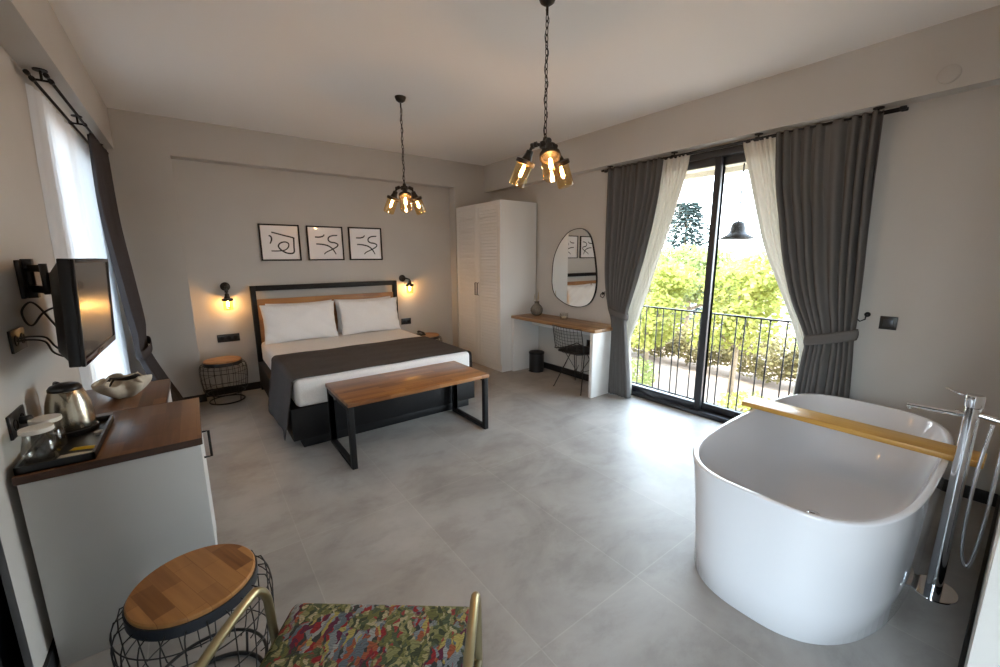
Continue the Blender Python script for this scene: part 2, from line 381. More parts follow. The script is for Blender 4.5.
# near wall beside the bathtub, and the part of the room behind the camera
w = MB(); w.box(1.6, 4.06, YN-.12, YN, 0, ZC); struct(w.build('wall_near', M['wall']))
w = MB(); w.box(1.6, 1.72, -2.2, YN-.12, 0, ZC); struct(w.build('wall_side', M['wall']))
w = MB(); w.box(-.8, 1.72, -2.4, -2.2, 0, ZC); struct(w.build('wall_front', M['wall']))
# skirtings
b = MB(); b.box(-.035, 3.2, YB-.014, YB, 0, .085); struct(b.build('baseboard_back', M['blackskirt'], bevel=.002))
b = MB(); b.box(-.59, -.021, YF-.014, YF, 0, .085); b.box(-.035, -.021, YF, YB-.014, 0, .085); struct(b.build('baseboard_pilaster', M['blackskirt'], bevel=.002))
b = MB(); b.box(XR-.014, XR, YN+.014, DY0-.01, 0, .085); b.box(XR-.014, XR, DY1+.01, 4.25, 0, .085); struct(b.build('baseboard_right', M['blackskirt'], bevel=.002))
b = MB(); b.box(1.6, XR-.014, YN, YN+.014, 0, .085); struct(b.build('baseboard_near', M['blackskirt'], bevel=.002))
b = MB(); b.box(XL, XL+.014, 1.93, 5.35, 0, .085); struct(b.build('baseboard_left', M['blackskirt'], bevel=.002))

# ------------------------------------------------------------------ sliding glass door, right
d = bpy.data.objects.new('door_1', None); COL.objects.link(d); d.location = (XR, 1.92, 0); struct(d)
b = MB()
b.box(XR-.015, XR+.11, DY0, DY0+.05, 0, DZ); b.box(XR-.015, XR+.11, DY1-.05, DY1, 0, DZ)
b.box(XR-.015, XR+.11, DY0+.05, DY1-.05, 0, .045); b.box(XR-.015, XR+.11, DY0+.05, DY1-.05, DZ-.055, DZ)
b.build('door_frame', M['frame'], d, bevel=.003)
def sash(y0, y1, x, nm, st=.055):
    b = MB(); z0, z1 = .045, DZ-.055
    b.box(x, x+.035, y0, y0+st, z0, z1); b.box(x, x+.035, y1-st, y1, z0, z1)
    b.box(x, x+.035, y0+st, y1-st, z0, z0+.07); b.box(x, x+.035, y0+st, y1-st, z1-.07, z1)
    s = b.build('sash_frame', M['frame'], d, bevel=.002)
    g = MB().box(x+.014, x+.02, y0+st, y1-st, z0+.07, z1-.07).build('glass_pane', M['pane'], s)
    return s
sash(1.885, 2.93, XR+.005, 'a'); sash(.91, 1.945, XR+.06, 'b')
h = MB(); h.tube([(XR-.012, 1.912, .95), (XR-.012, 1.912, 1.15)], .007); h.box(XR-.012, XR+.006, 1.905, 1.919, .95, .97); h.box(XR-.012, XR+.006, 1.905, 1.919, 1.13, 1.15)
# left window behind the sheer
d = bpy.data.objects.new('window_1', None); COL.objects.link(d); d.location = (XL, 4.1, 0); struct(d)
b = MB(); x = XL-.12
b.box(x, x+.06, 3.6, 3.66, .05, 2.45); b.box(x, x+.06, 4.99, 5.05, .05, 2.45); b.box(x, x+.06, 3.66, 4.99, .05, .11); b.box(x, x+.06, 3.66, 4.99, 2.39, 2.45); b.box(x, x+.06, 4.25, 4.30, .11, 2.39)
b.build('window_frame', M['frame'], d, bevel=.003)
b = MB(); b.box(x+.025, x+.031, 3.66, 4.25, .11, 2.39); b.box(x+.025, x+.031, 4.30, 4.99, .11, 2.39); b.build('window_glass', M['pane'], d)
# dark door at the far left edge
d = bpy.data.objects.new('door_2', None); COL.objects.link(d); d.location = (XL, 1.3, 0); struct(d)
b = MB(); b.box(XL-.12, XL+.012, 1.84, 1.9, 0, 2.35); b.box(XL-.12, XL+.012, -1.2, -1.14, 0, 2.35); b.box(XL-.12, XL+.012, -1.14, 1.84, 2.29, 2.35); b.box(XL-.12, XL+.012, -1.14, 1.84, 0, .03)
b.build('door_frame', M['frame'], d, bevel=.003)
MB().box(XL-.08, XL-.03, .05, 1.838, .032, 2.288).build('side_panel', M['frame'], d, bevel=.003)
for (a, c_) in ((-1.138, -.55), (-.55, .048)):
    b = MB(); b.box(XL-.09, XL-.04, a, a+.06, .03, 2.29); b.box(XL-.09, XL-.04, c_-.06, c_, .03, 2.29); b.box(XL-.09, XL-.04, a+.06, c_-.06, .03, .11); b.box(XL-.09, XL-.04, a+.06, c_-.06, 2.21, 2.29)
    sf = b.build('sash_frame', M['frame'], d, bevel=.003)
    MB().box(XL-.067, XL-.061, a+.06, c_-.06, .11, 2.21).build('glass_pane', M['pane'], sf)

# ------------------------------------------------------------------ outside
g = MB().box(4.3, 60, -40, 60, -1.8, -1.6).build('garden_ground', M['ground']); struct(g, 'pinkish garden ground beyond the balcony', 'ground')
g = MB().box(-60, -.9, -40, 60, -3.2, -3.0).build('side_ground', M['ground']); struct(g, 'garden ground beside the curtained window', 'ground')
b = MB(); b.box(4.06, 4.3, .4, 3.5, -.3, -.005); struct(b.build('balcony_slab', M['slab']), 'narrow pale balcony ledge outside the sliding door', 'balcony')
b = MB(); b.box(4.06, 5.16, -1.5, 6.5, 2.55, 2.7); b.box(5.10, 5.16, -1.5, 6.5, 2.495, 2.55); struct(b.build('balcony_ceiling', M['soffit']), 'cream soffit overhanging the sliding door', 'soffit')
# railing
rl = thing('balcony_railing', 'slim dark metal balcony railing with vertical bars outside the glass door', 'railing', (4.12, 1.9, 0))
b = MB(); b.box(4.105, 4.135, .55, 3.3, .975, .99); b.build('top_rail', M['black'], rl)
b = MB(); b.box(4.108, 4.132, .55, 3.3, .045, .06); b.build('bottom_rail', M['black'], rl)
for y in (.58, 3.27): MB().box(4.11, 4.13, y-.012, y+.012, -.005, .975).build('post', M['black'], rl)
y = 3.2
k = 0
while y > .62:
    MB().tube([(4.12, y, .055), (4.12, y, .978)], .0065, 6).build('bar', M['black'], rl, smooth=True)
    y -= (.075 if k % 2 == 0 else .135); k += 1
# outdoor pendant
ol = thing('outdoor_pendant_lamp', 'dark cone-shaded pendant lamp hanging outside beyond the sliding door', 'lamp', (5.0, 2.19, 2.55))
MB().tube([(5.0, 2.19, 2.55), (5.0, 2.19, 1.9)], .008, 6).build('cord', M['black'], ol)
MB().lathe([(.02, 1.93), (.05, 1.92), (.065, 1.9), (.075, 1.86), (.08, 1.82), (.1, 1.79), (.19, 1.74), (.185, 1.735), (.09, 1.78), (.06, 1.83)], (5.0, 2.19, 0), 28, caps=False).build('lamp_shade', M['black'], ol, smooth=True, solid=.003)
MB().lathe([(.0, 1.66), (.025, 1.67), (.035, 1.7), (.025, 1.74), (.015, 1.78), (0, 1.79)], (5.0, 2.19, 0), 14).build('bulb', M['glass'], ol, smooth=True)

def leaves(c, rad, n, size, rng, mb, shell=.3):
    cx, cy, cz = c
    for _ in range(n):
        while True:
            p = Vector((rng.uniform(-1, 1), rng.uniform(-1, 1), rng.uniform(-1, 1)))
            if shell < p.length < 1: break
        P = Vector((cx+p.x*rad[0], cy+p.y*rad[1], cz+p.z*rad[2]))
        a = Vector((rng.gauss(0, 1), rng.gauss(0, 1), rng.gauss(0, .6))).normalized(); bdir = a.orthogonal().normalized()
        bdir = Matrix.Rotation(rng.uniform(0, 6.28), 3, a) @ bdir
        s = size*rng.uniform(.6, 1.3); w_ = s*.36
        side = a.cross(bdir)
        mid = P + a*s*.5
        mb.add([P, mid+bdir*w_+side*w_*.15, P+a*s, mid-bdir*w_+side*w_*.15], [(0, 1, 2, 3)])
def tree(name, label, cat, base, crown, mat, n=2600, size=.13, seed=1, trunk=.12):
    rng = random.Random(seed)
    t = thing(name, label, cat, base)
    mb = MB()
    for (c_, r_) in crown: leaves(c_, r_, int(n*max(.2, r_[0]*r_[1])), size, rng, mb)
    mb.build('foliage', mat, t)
    tb = MB(); top = crown[0][0]
    tb.tube([base, (base[0]+.1, base[1], (base[2]+top[2])/2), (top[0], top[1], top[2])], [trunk, trunk*.8, trunk*.4], 8)
    for (c_, r_) in crown[1:]:
        tb.tube([(base[0]+.1, base[1], (base[2]+top[2])/2), c_], [trunk*.5, trunk*.2], 6)
    tb.build('trunk', M['bark'], t, smooth=True)
    return t
tree('leafy_tree', 'bright yellow-green leafy tree behind the left pane, above the railing', 'tree', (9.2, 6.0, -1.6), [((9.2, 6.0, .75), (.85, .85, .75)), ((8.8, 5.4, .2), (.6, .6, .5)), ((9.4, 6.5, .2), (.7, .6, .6)), ((8.9, 5.9, -.35), (.6, .7, .35)), ((9.2, 5.3, 1.0), (.5, .5, .4))], M['leafA'], 2300, .12, 3, .07)
tree('leafy_tree', 'bright yellow-green leafy tree behind the right pane, under the outdoor lamp', 'tree', (9.3, 3.9, -1.6), [((9.3, 3.9, .7), (.8, .75, .7)), ((9.0, 3.5, .3), (.7, .5, .7)), ((9.4, 4.3, 1.0), (.5, .4, .4)), ((8.9, 4.2, .0), (.6, .5, .5)), ((9.0, 3.3, 1.2), (.5, .5, .4))], M['leafA'], 2300, .12, 4, .07)
tree('leafy_tree', 'fresh green tree at the right, mostly behind the right curtain', 'tree', (8.8, 2.0, -1.6), [((8.8, 2.0, .5), (.9, .8, .9)), ((8.6, 2.4, 1.2), (.6, .5, .5))], M['leafB'], 1700, .12, 5, .07)
tree('leafy_tree', 'fresh green tree farthest left, beside the left curtain', 'tree', (10, 8.4, -1.6), [((10, 8.4, .4), (1.1, 1.0, 1.0)), ((9.6, 7.9, -.5), (.7, .6, .5))], M['leafB'], 1700, .12, 6, .07)
tree('leafy_tree', 'paler green tree farther back, showing between the two nearer trees', 'tree', (14, 7.6, -1.6), [((14, 7.6, .9), (1.6, 1.8, 1.0)), ((14, 5.6, .6), (1.2, 1.2, .9))], M['leafB'], 1000, .2, 16, .1)
tree('garden_hedge', 'brownish hedge low behind the railing bars', 'hedge', (11.3, 6.0, -1.6), [((11.3, 4.0, -.95), (.6, 1.1, .6)), ((11.3, 5.6, -.95), (.6, 1.1, .55)), ((11.3, 7.2, -.95), (.6, 1.1, .6)), ((11.3, 8.8, -.95), (.6, 1.1, .6)), ((11.3, 2.6, -.95), (.6, 1.0, .6))], M['leafC'], 4200, .1, 7, .03)
tree('garden_shrub', 'low yellow-green shrub in front of the hedge at the left', 'shrub', (8.6, 6.6, -1.6), [((8.6, 6.6, -1.2), (.5, .6, .45)), ((8.4, 5.7, -1.25), (.5, .5, .4)), ((9.4, 7.4, -1.0), (.6, .6, .6))], M['leafB'], 2600, .09, 8, .03)
tree('garden_shrub', 'small green shrub in front of the hedge at the right', 'shrub', (8.4, 3.3, -1.6), [((8.4, 3.2, -1.35), (.4, .5, .3))], M['leafA'], 2600, .09, 9, .03)
# conifer far away
t = thing('conifer_tree', 'dark grey-green conifer standing far behind the leafy trees', 'tree', (20, 11.2, -3))
mb = MB(); rng = random.Random(5)
for k in range(34):
    z = -1+k*.155; r = 2.6*(1-k/35)**.7
    for j in range(190):
        a = rng.uniform(0, 6.28); rr = r*rng.uniform(.25, 1)
        P = Vector((20+rr*cos(a), 11.2+rr*sin(a), z-rr*.15+rng.uniform(-.08, .08))); A = Vector((cos(a), sin(a), -.25)).normalized()*.38; B = Vector((-sin(a), cos(a), rng.uniform(-.3, .3)))*.06
        mb.add([P, P+A*.5+B, P+A, P+A*.5-B], [(0, 1, 2, 3)])
mb.build('foliage', M['leafD'], t); MB().tube([(20, 11.2, -3), (20, 11.2, 3.8)], [.22, .03], 8).build('trunk', M['bark'], t)
# far house
t = thing('garden_house', 'pale rendered house far behind the trees', 'house', (17, 12.5, -3))
MB().box(16, 18, 14.2, 17, -3, 1.2).build('wall', M['render'], t)
b = MB(); b.add([(15.8, 14.0, 1.2), (15.8, 17.2, 1.2), (18.2, 17.2, 1.2), (18.2, 14.0, 1.2), (17, 14.0, 2.0), (17, 17.2, 2.0)], [(0, 1, 5, 4), (3, 4, 5, 2), (0, 4, 3), (1, 2, 5), (0, 3, 2, 1)]); b.build('roof', M['rooftile'], t)
MB().box(15.97, 16.02, 15, 15.8, -.2, .7).build('window', M['frame'], t)

# ------------------------------------------------------------------ curtains
def curtain(parent, name, mat, ypts0, ypts1, z0, z1, xc, amp, nf, seed=0, xpts=None, ampz=None, nz=60, nu=None, sol=.003, hug=0.):
    """pleated cloth hanging in a plane x ~ xc; ypts0/ypts1: (z, y) edge profiles"""
    rng = random.Random(seed); nu = nu or nf*14
    KS = 1.006 if xc > 3 else 1.
    wa, wb, wc = rng.uniform(.02, .04), rng.uniform(0, 6), rng.uniform(1.2, 2.2)
    ph = [rng.uniform(-.5, .5) for _ in range(nf+2)]
    am = [rng.uniform(.6, 1.15) for _ in range(nf+2)]
    rows = []
    for i in range(nz+1):
        z = z0+(z1-z0)*i/nz
        a0, a1 = interp(ypts0, z)*KS, interp(ypts1, z)*KS
        A = amp*(interp(ampz, z) if ampz else 1.)
        xo = interp(xpts, z) if xpts else 0.
        row = []
        for j in range(nu+1):
            t = j/nu; s = (t+wa*(sin(2*pi*wc*t+wb)-sin(wb)*(1-t)-sin(2*pi*wc+wb)*t)+.012*sin(5*t*pi+z*1.3))*nf
            s = min(max(s, 0), nf-1e-6)
            k = int(s); fr = s-k; kk = min(k, nf)
            phase = ph[kk]*(1-sm(fr))+ph[kk+1]*sm(fr); aa = am[kk]*(1-sm(fr))+am[kk+1]*sm(fr)
            q = 2*pi*s+phase+.25*sin(z*2.3+k)
            hg = max(0., 1-t/.05) if hug else 0.
            row.append((xc+xo-hug*hg+(1-hg)*A*aa*(sin(q)+.22*sin(2*q+z)), a0+(a1-a0)*t+A*.25*cos(q), z))
        rows.append(row)
    return MB().grid(rows).build(name, mat, parent, smooth=True, solid=sol)
def tieband(parent, yc, zc, xc, hy, hx, mat, tilt=.0, w=.07):
    rows = []
    for zz, sc in ((-w/2, .98), (-w/4, 1.02), (0, 1.03), (w/4, 1.02), (w/2, .98)):
        rows.append([(xc+hx*sc*cos(2*pi*k/40), yc+hy*sc*sin(2*pi*k/40), zc+zz+tilt*(sin(2*pi*k/40))) for k in range(40)])
    return MB().grid(rows, close_u=True).build('tieback', mat, parent, smooth=True, solid=.004)
def wallhook(label, x, y, z, sgn, dx=-1, group=None):
    b = MB()
    b.lathe([(.0, 0), (.018, .001), (.018, .005), (.008, .008)], (0, 0, 0), 14, mat=Matrix.Translation((x, y, z)) @ Matrix.Rotation(dx*pi/2, 4, 'Y'))
    pth = [(x+dx*(.005), y, z), (x+dx*.035, y, z-.005), (x+dx*.05, y, z-.03), (x+dx*.035, y+.03*sgn, z-.05), (x+dx*.05, y+.06*sgn, z-.02), (x+dx*.06, y+.075*sgn, z+.03)]
    b.tube(pth, .0045, 8)
    o = b.build('curtain_hook', M['black'], smooth=True)
    return tag(o, label, 'curtain hook', group)
def rodset(label, rods, y0, y1, z, by, dirx, zc, name='curtain_rod'):
    t = thing(name, label, 'curtain rod', (rods[0], (y0+y1)/2, z))
    for i, x in enumerate(rods):
        MB().tube([(x, y0, z), (x, y1, z)], .008, 12).build('rod', M['black'], t, smooth=True)
        for y, s in ((y0, -1), (y1, 1)):
            MB().lathe([(.009, 0), (.012, .004), (.012, .03), (.009, .034), (0, .035)], (0, 0, 0), 12, mat=Matrix.Translation((x, y, z)) @ Matrix.Rotation(-s*pi/2, 4, 'X')).build('finial', M['black'], t, smooth=True)
    for y in by:
        b = MB(); xm = sum(rods)/len(rods)
        b.lathe([(.03, zc-.006), (.03, zc)], (xm, y, 0), 16); b.tube([(xm, y, zc-.006), (xm, y, z+.0)], .006, 8)
        b.tube([(min(rods), y, z+.0), (max(rods), y, z+.0)], .006, 8)
        for x in rods: b.tube([(x, y-.012, z), (x, y+.012, z)], .013, 12)
        b.build('bracket', M['black'], t, smooth=True, auto=.8)
    return t
RX1, RX2, RZ = 3.768, 3.818, 2.476
rodset('double black curtain rod under the beam over the sliding glass door', [RX1, RX2], .735, 3.11, RZ, [3.05, 2.30, 1.573, .845], 1, 2.515)
# dark curtain, left of sliding door
G1 = 'charcoal drapes'
t = thing('curtain', 'charcoal drape tied back left of the sliding glass door, beside the desk', 'curtain', (RX1, 2.75, 0))
prR = [(2.475, 2.372), (2.09, 2.41), (1.64, 2.50), (1.25, 2.60), (1.085, 2.64), (.93, 2.67), (.80, 2.66), (.6, 2.63), (.3, 2.59), (.02, 2.56)]
prL = [(2.475, 3.04), (1.6, 3.01), (1.25, 2.985), (.97, 2.91), (.86, 2.85), (.7, 2.825), (.3, 2.825), (.02, 2.825)]
curtain(t, 'drape', M['drape'], prR, prL, .015, 2.488, RX1, .028, 9, 1, ampz=[(2.47, .7), (1.6, 1.1), (.95, .85), (.02, 1.3)], xpts=[(2.47, 0), (1.3, -.01), (.95, -.04), (.8, -.065), (.02, -.07)])
tieband(t, 2.79, .93, RX1-.045, .118, .055, M['drape'], tilt=.03)
wallhook('black wall hook for the drape left of the sliding door, below the mirror', XR, 3.13, 1.12, -1)
# dark curtain, right
t = thing('curtain', 'wide charcoal drape tied back right of the sliding glass door, behind the bathtub', 'curtain', (RX1, 1.0, 0))
prL = [(2.475, 1.425), (2.1, 1.385), (1.85, 1.335), (1.5, 1.265), (1.22, 1.185), (1.0, 1.09), (.9, 1.055), (.8, 1.06), (.5, 1.075), (.02, 1.09)]
prR = [(2.475, .80), (1.85, .787), (1.4, .775), (1.1, .772), (.95, .775), (.8, .765), (.5, .75), (.02, .74)]
curtain(t, 'drape', M['drape'], prR, prL, .015, 2.488, RX1, .030, 9, 2, ampz=[(2.47, .7), (1.6, 1.05), (.95, .8), (.02, 1.3)])
tieband(t, .917, .945, RX1-.005, .155, .052, M['drape'], tilt=-.045, w=.08)
wallhook('black wall hook holding the tieback right of the sliding door, near the light switch', XR, .745, 1.13, 1)
# sheers at sliding door
t = thing('sheer_curtain', 'cream sheer curtain swept to the left of the sliding glass door', 'curtain', (RX2, 2.5, 0))
s0 = [(2.475, 2.14), (2.3, 2.165), (1.99, 2.25), (1.54, 2.383), (1.084, 2.523), (.85, 2.60), (.638, 2.67), (.3, 2.64), (.02, 2.62)]
s1 = [(2.475, 2.50), (1.99, 2.52), (1.5, 2.62), (1.084, 2.78), (.8, 2.79), (.3, 2.79), (.02, 2.79)]
curtain(t, 'sheer_panel', M['sheer'], s0, s1, .02, 2.486, RX2, .013, 8, 3, sol=0)
t = thing('sheer_curtain', 'cream sheer curtain swept to the right of the sliding glass door', 'curtain', (RX2, 1.4, 0))
s0 = [(2.475, 1.30), (1.95, 1.22), (1.3, 1.08), (.9, .98), (.5, .99), (.02, 1.)]
s1 = [(2.475, 1.69), (2.2, 1.61), (1.952, 1.54), (1.595, 1.43), (1.283, 1.29), (1., 1.17), (.77, 1.10), (.4, 1.11), (.02, 1.12)]
curtain(t, 'sheer_panel', M['sheer'], s0, s1, .02, 2.486, RX2, .013, 8, 4, sol=0)
# left window
rodset('double black curtain rod below the beam over the left window', [-.49, -.56], 3.32, 5.28, 2.492, [3.4, 4.3, 5.2], -1, 2.545)
t = thing('sheer_curtain', 'long white sheer curtain covering the window behind the television', 'curtain', (-.55, 4, 0))
curtain(t, 'sheer_panel', M['sheer2'], [(2.475, 3.44), (2., 3.36), (1.5, 3.32), (.9, 3.36), (.02, 3.37)], [(2.475, 5.2), (.02, 5.2)], .02, 2.478, -.574, .008, 15, 5, hug=.0235, sol=0)
t = thing('curtain', 'charcoal drape hanging at the far end of the left window, beside the pilaster', 'curtain', (-.49, 4.9, 0))
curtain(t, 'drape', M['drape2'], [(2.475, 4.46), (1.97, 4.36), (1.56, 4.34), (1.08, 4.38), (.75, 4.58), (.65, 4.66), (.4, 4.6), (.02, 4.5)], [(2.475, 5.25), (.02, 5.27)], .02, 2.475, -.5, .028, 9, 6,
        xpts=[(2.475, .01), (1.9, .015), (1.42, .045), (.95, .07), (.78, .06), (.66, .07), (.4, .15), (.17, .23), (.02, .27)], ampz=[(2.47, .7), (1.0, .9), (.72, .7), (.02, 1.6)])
b = MB(); rows = []
for zz in (-.04, 0, .04): rows.append([(-.435+.055*cos(2*pi*k/40), 4.97+.325*sin(2*pi*k/40), .735+zz+.02*sin(2*pi*k/40)) for k in range(40)])
b.grid(rows, close_u=True).build('tieback', M['drape2'], t, smooth=True, solid=.004)

# ------------------------------------------------------------------ wardrobe
t = thing('wardrobe', 'tall white two-door louvered wardrobe beside the desk', 'wardrobe', (3.53, 4.83, 0))
WX, WY0, WY1, WZ = 3.215, 4.285, 5.362, 2.26
b = MB(); b.box(WX+.02, 3.83, WY0, WY0+.02, 0, WZ); b.box(WX+.02, 3.83, WY1-.02, WY1, 0, WZ); b.box(WX+.02, 3.83, WY0+.02, WY1-.02, WZ-.02, WZ)
b.box(3.81, 3.83, WY0+.02, WY1-.02, .0, WZ-.02); b.box(WX+.02, 3.81, WY0+.02, WY1-.02, .1, .12)
b.build('carcass', M['white'], t, bevel=.0015)
MB().box(WX+.02, WX+.035, WY0+.02, WY1-.02, 0, .095).build('plinth', M['white'], t, bevel=.001)
ym = (WY0+WY1)/2
for (a, c_, hs) in ((WY0+.002, ym-.002, 1), (ym+.002, WY1-.002, -1)):
    b = MB(); z0, z1 = .10, WZ-.003; st = .07
    b.box(WX, WX+.02, a, a+st, z0, z1); b.box(WX, WX+.02, c_-st, c_, z0, z1); b.box(WX, WX+.02, a+st, c_-st, z0, z0+.05); b.box(WX, WX+.02, a+st, c_-st, z1-.05, z1)
    b.box(WX+.014, WX+.019, a+st, c_-st, z0+.05, z1-.05)
    z = z0+.055
    while z < z1-.07:
        b.add([(WX-.004, a+st, z), (WX-.004, c_-st, z), (WX+.012, a+st, z+.046), (WX+.012, c_-st, z+.046), (WX+.002, a+st, z-.006), (WX+.002, c_-st, z-.006), (WX+.018, a+st, z+.042), (WX+.018, c_-st, z+.042)],
              [(0, 1, 3, 2), (4, 6, 7, 5), (0, 4, 5, 1), (2, 3, 7, 6), (0, 2, 6, 4), (1, 5, 7, 3)])
        z += .0425
    dr = b.build('door', M['white'], t)
    hy = (c_-.028) if hs == 1 else (a+.028)
    h = MB(); h.tube([(WX-.0, hy, 1.02), (WX-.025, hy, 1.02), (WX-.025, hy, 1.19), (WX-.0, hy, 1.19)], .006, 8); h.build('handle', M['black'], dr, smooth=True)

# ------------------------------------------------------------------ desk
t = thing('desk', 'narrow desk with oak top and white side panels against the right wall', 'desk', (3.6, 3.56, 0))
MB().box(3.385, 3.845, 2.83, 4.275, .735, .77).build('desktop', M['desk'], t, bevel=.002)
MB().box(3.39, 3.845, 2.855, 2.897, 0, .735).build('side_panel', M['white'], t, bevel=.0015)
MB().box(3.39, 3.845, 4.228, 4.27, 0, .735).build('side_panel', M['white'], t, bevel=.0015)
MB().box(3.72, 3.738, 2.897, 4.228, .62, .735).build('apron', M['white'], t, bevel=.001)

# vase with dried stems
t = thing('vase', 'small round taupe vase with a dried stem on the desk beside the wardrobe', 'vase', (3.68, 4.09, .77))
b = MB(); prof = [(.0, .771), (.045, .771), (.065, .79), (.082, .83), (.08, .865), (.06, .9), (.032, .925), (.028, .945), (.036, .955), (.03, .955), (.022, .94), (.02, .925)]
b.lathe(prof, (3.68, 4.09, 0), 40, caps=False)
for i, v in enumerate(b.v):
    a = math.atan2(v[1]-4.09, v[0]-3.68); r = 1+.03*cos(a*20); b.v[i] = (3.68+(v[0]-3.68)*r, 4.09+(v[1]-4.09)*r, v[2])
b.build('vase_body', M['vase'], t, smooth=True)
b = MB()
for dx, dy, h in ((.02, .0, .16), (-.02, .02, .13), (.0, -.03, .18)):
    b.tube([(3.68, 4.09, .8), (3.68+dx*.3, 4.09+dy*.3, .95), (3.68+dx, 4.09+dy, .95+h*.7)], .0018, 5)
    for k in range(5):
        b.lathe([(0, -.012), (.006, 0), (0, .014)], (3.68+dx*(1+.1*k), 4.09+dy*(1+.1*k), .95+h*.7-.02*k), 6)
b.build('dried_stem', M['dry'], t, smooth=True)
t = thing('tealight_holder', 'small clear glass tealight holder on the oak desk', 'candle holder', (3.70, 3.6, .77))
b = MB(); b.lathe([(.0, .771), (.048, .771), (.055, .78), (.056, .85), (.051, .85), (.049, .786), (0, .784)], (3.70, 3.6, 0), 24); b.build('glass_cup', M['glass'], t, smooth=True)
MB().lathe([(0, .786), (.03, .786), (.03, .808), (0, .808)], (3.70, 3.6, 0), 20).build('candle', M['candle'], t, smooth=True, auto=.6)

# mirror
out = [[3.5175, 1.8802], [3.4088, 1.8507], [3.3319, 1.7685], [3.2839, 1.627], [3.2447, 1.4541], [3.222, 1.2647], [3.2385, 1.1193], [3.3061, 1.0], [3.4334, 0.938], [3.6155, 0.9302], [3.7853, 0.9768], [3.9130, 1.0562], [3.9625, 1.1788], [3.965, 1.3218], [3.9505, 1.4806], [3.9100, 1.6025], [3.8238, 1.7307], [3.6858, 1.8457]]
def cr(pts, n=6):
    N = len(pts); o = []
    for i in range(N):
        p0, p1, p2, p3 = pts[(i-1) % N], pts[i], pts[(i+1) % N], pts[(i+2) % N]
        for k in range(n):
            u = k/n; o.append([.5*((2*p1[q])+(-p0[q]+p2[q])*u+(2*p0[q]-5*p1[q]+4*p2[q]-p3[q])*u*u+(-p0[q]+3*p1[q]-3*p2[q]+p3[q])*u**3) for q in (0, 1)])
    return o
out = cr(out)
t = thing('wall_mirror', 'pebble-shaped wall mirror with thin black frame above the desk', 'mirror', (XR, 3.6, 1.4))
n = len(out); b = MB(); b.add([(3.838, p[0], p[1]) for p in out]+[(XR-.001, p[0], p[1]) for p in out], [tuple(range(n)), tuple(range(n, 2*n))[::-1]]+[(i, (i+1) % n, n+(i+1) % n, n+i) for i in range(n)])
b.build('mirror_glass', M['mirror'], t)
b = MB(); cyy, czz = 3.59, 1.41
rows = []
for (xx, off) in ((3.834, .0), (3.834, .006), (XR-.001, .006), (XR-.001, 0.0)):
    row = []
    for p in out:
        dv = Vector((p[0]-cyy, p[1]-czz)); L_ = dv.length; dv = dv/L_
        row.append((xx, p[0]+dv.x*off, p[1]+dv.y*off))
    rows.append(row)
rows.append(rows[0]); b.grid(rows, close_u=True).build('mirror_frame', M['black'], t)

# bin
t = thing('pedal_bin', 'small black pedal bin under the desk beside the wardrobe', 'bin', (3.66, 4.06, 0))
MB().lathe([(.0, .0), (.098, 0), (.1, .02), (.1, .25), (.095, .252), (0, .252)], (3.66, 4.06, 0), 32).build('bin_body', M['plastic'], t, smooth=True, auto=.6)
MB().lathe([(.104, .25), (.106, .262), (.1, .275), (.06, .285), (0, .288)], (3.66, 4.06, 0), 32).build('lid', M['black'], t, smooth=True, auto=.6)
MB().box(3.535, 3.57, 4.04, 4.08, .012, .024).build('pedal', M['black'], t, bevel=.003)

# wire chair
t = thing('wire_chair', 'black wire chair with dark seat pad tucked under the desk', 'chair', (3.5, 3.18, 0))
CXc, CYc = 3.56, 3.20
def cpt(u, v):
    """wire shell: u across -1..1 (y), v 0..1 from front of seat to top of the back"""
    if v < .55:
        q = v/.55; x = CXc+.2-.42*q; z = .455-.02*sin(pi*q)+.03*u*u; wy = .225
    else:
        q = (v-.55)/.45; x = CXc-.22-.055*q; z = .455+.305*q+.03*u*u*(1-q); wy = .225-.005*q
        x += .05*u*u
    return (x, CYc+u*wy, z)
b = MB()
for k in range(11):
    u = -1+2*k/10; b.tube([cpt(u, .5+.5*i/8) for i in range(9)], .0022, 5)
for k in range(9):
    v = .55+.45*k/8; b.tube([cpt(-1+2*i/12, v) for i in range(13)], .0022, 5)
b.build('backrest', M['wire'], t, smooth=True)
b = MB(); loop = [cpt(-1, i/14) for i in range(15)]+[cpt(-1+2*i/8, 1) for i in range(1, 8)]+[cpt(1, 1-i/14) for i in range(15)]+[cpt(1-2*i/8, 0) for i in range(1, 8)]
b.tube(loop, .005, 8, closed=True); b.build('edge_frame', M['wire'], t, smooth=True)
b = MB(); rows = []
for i in range(13):
    a = i/12; x = CXc+.19-.39*a
    rows.append([(x, CYc+.2*(-1+2*j/10)*(1-.25*abs(2*a-1)**3), .462+.014*(1-(abs(2*a-1))**4)*(1-abs(-1+2*j/10)**4)) for j in range(11)])
b.grid(rows); b.build('seat', M['seatpad'], t, smooth=True, solid=.018)
for sx, sy in ((-1, -1), (-1, 1), (1, -1), (1, 1)):
    fx, fy = (3.37 if sx < 0 else 3.74), CYc+sy*.215
    b = MB(); b.tube([(CXc+sx*.02, CYc+sy*.1, .44), (fx, fy, .012), (fx+sx*.01, fy+sy*.005, .006)], .0055, 8); b.build('leg', M['wire'], t, smooth=True)
b = MB()
for sy in (-1, 1):
    b.tube([(CXc-.1, CYc+sy*.14, .44), (CXc, CYc+sy*.035, .2), (CXc+.1, CYc+sy*.14, .44)], .004, 6)
b.tube([(CXc-.16, CYc-.13, .23), (CXc+.0, CYc-.04, .2), (CXc, CYc+.04, .2), (CXc-.16, CYc+.13, .23)], .004, 6)
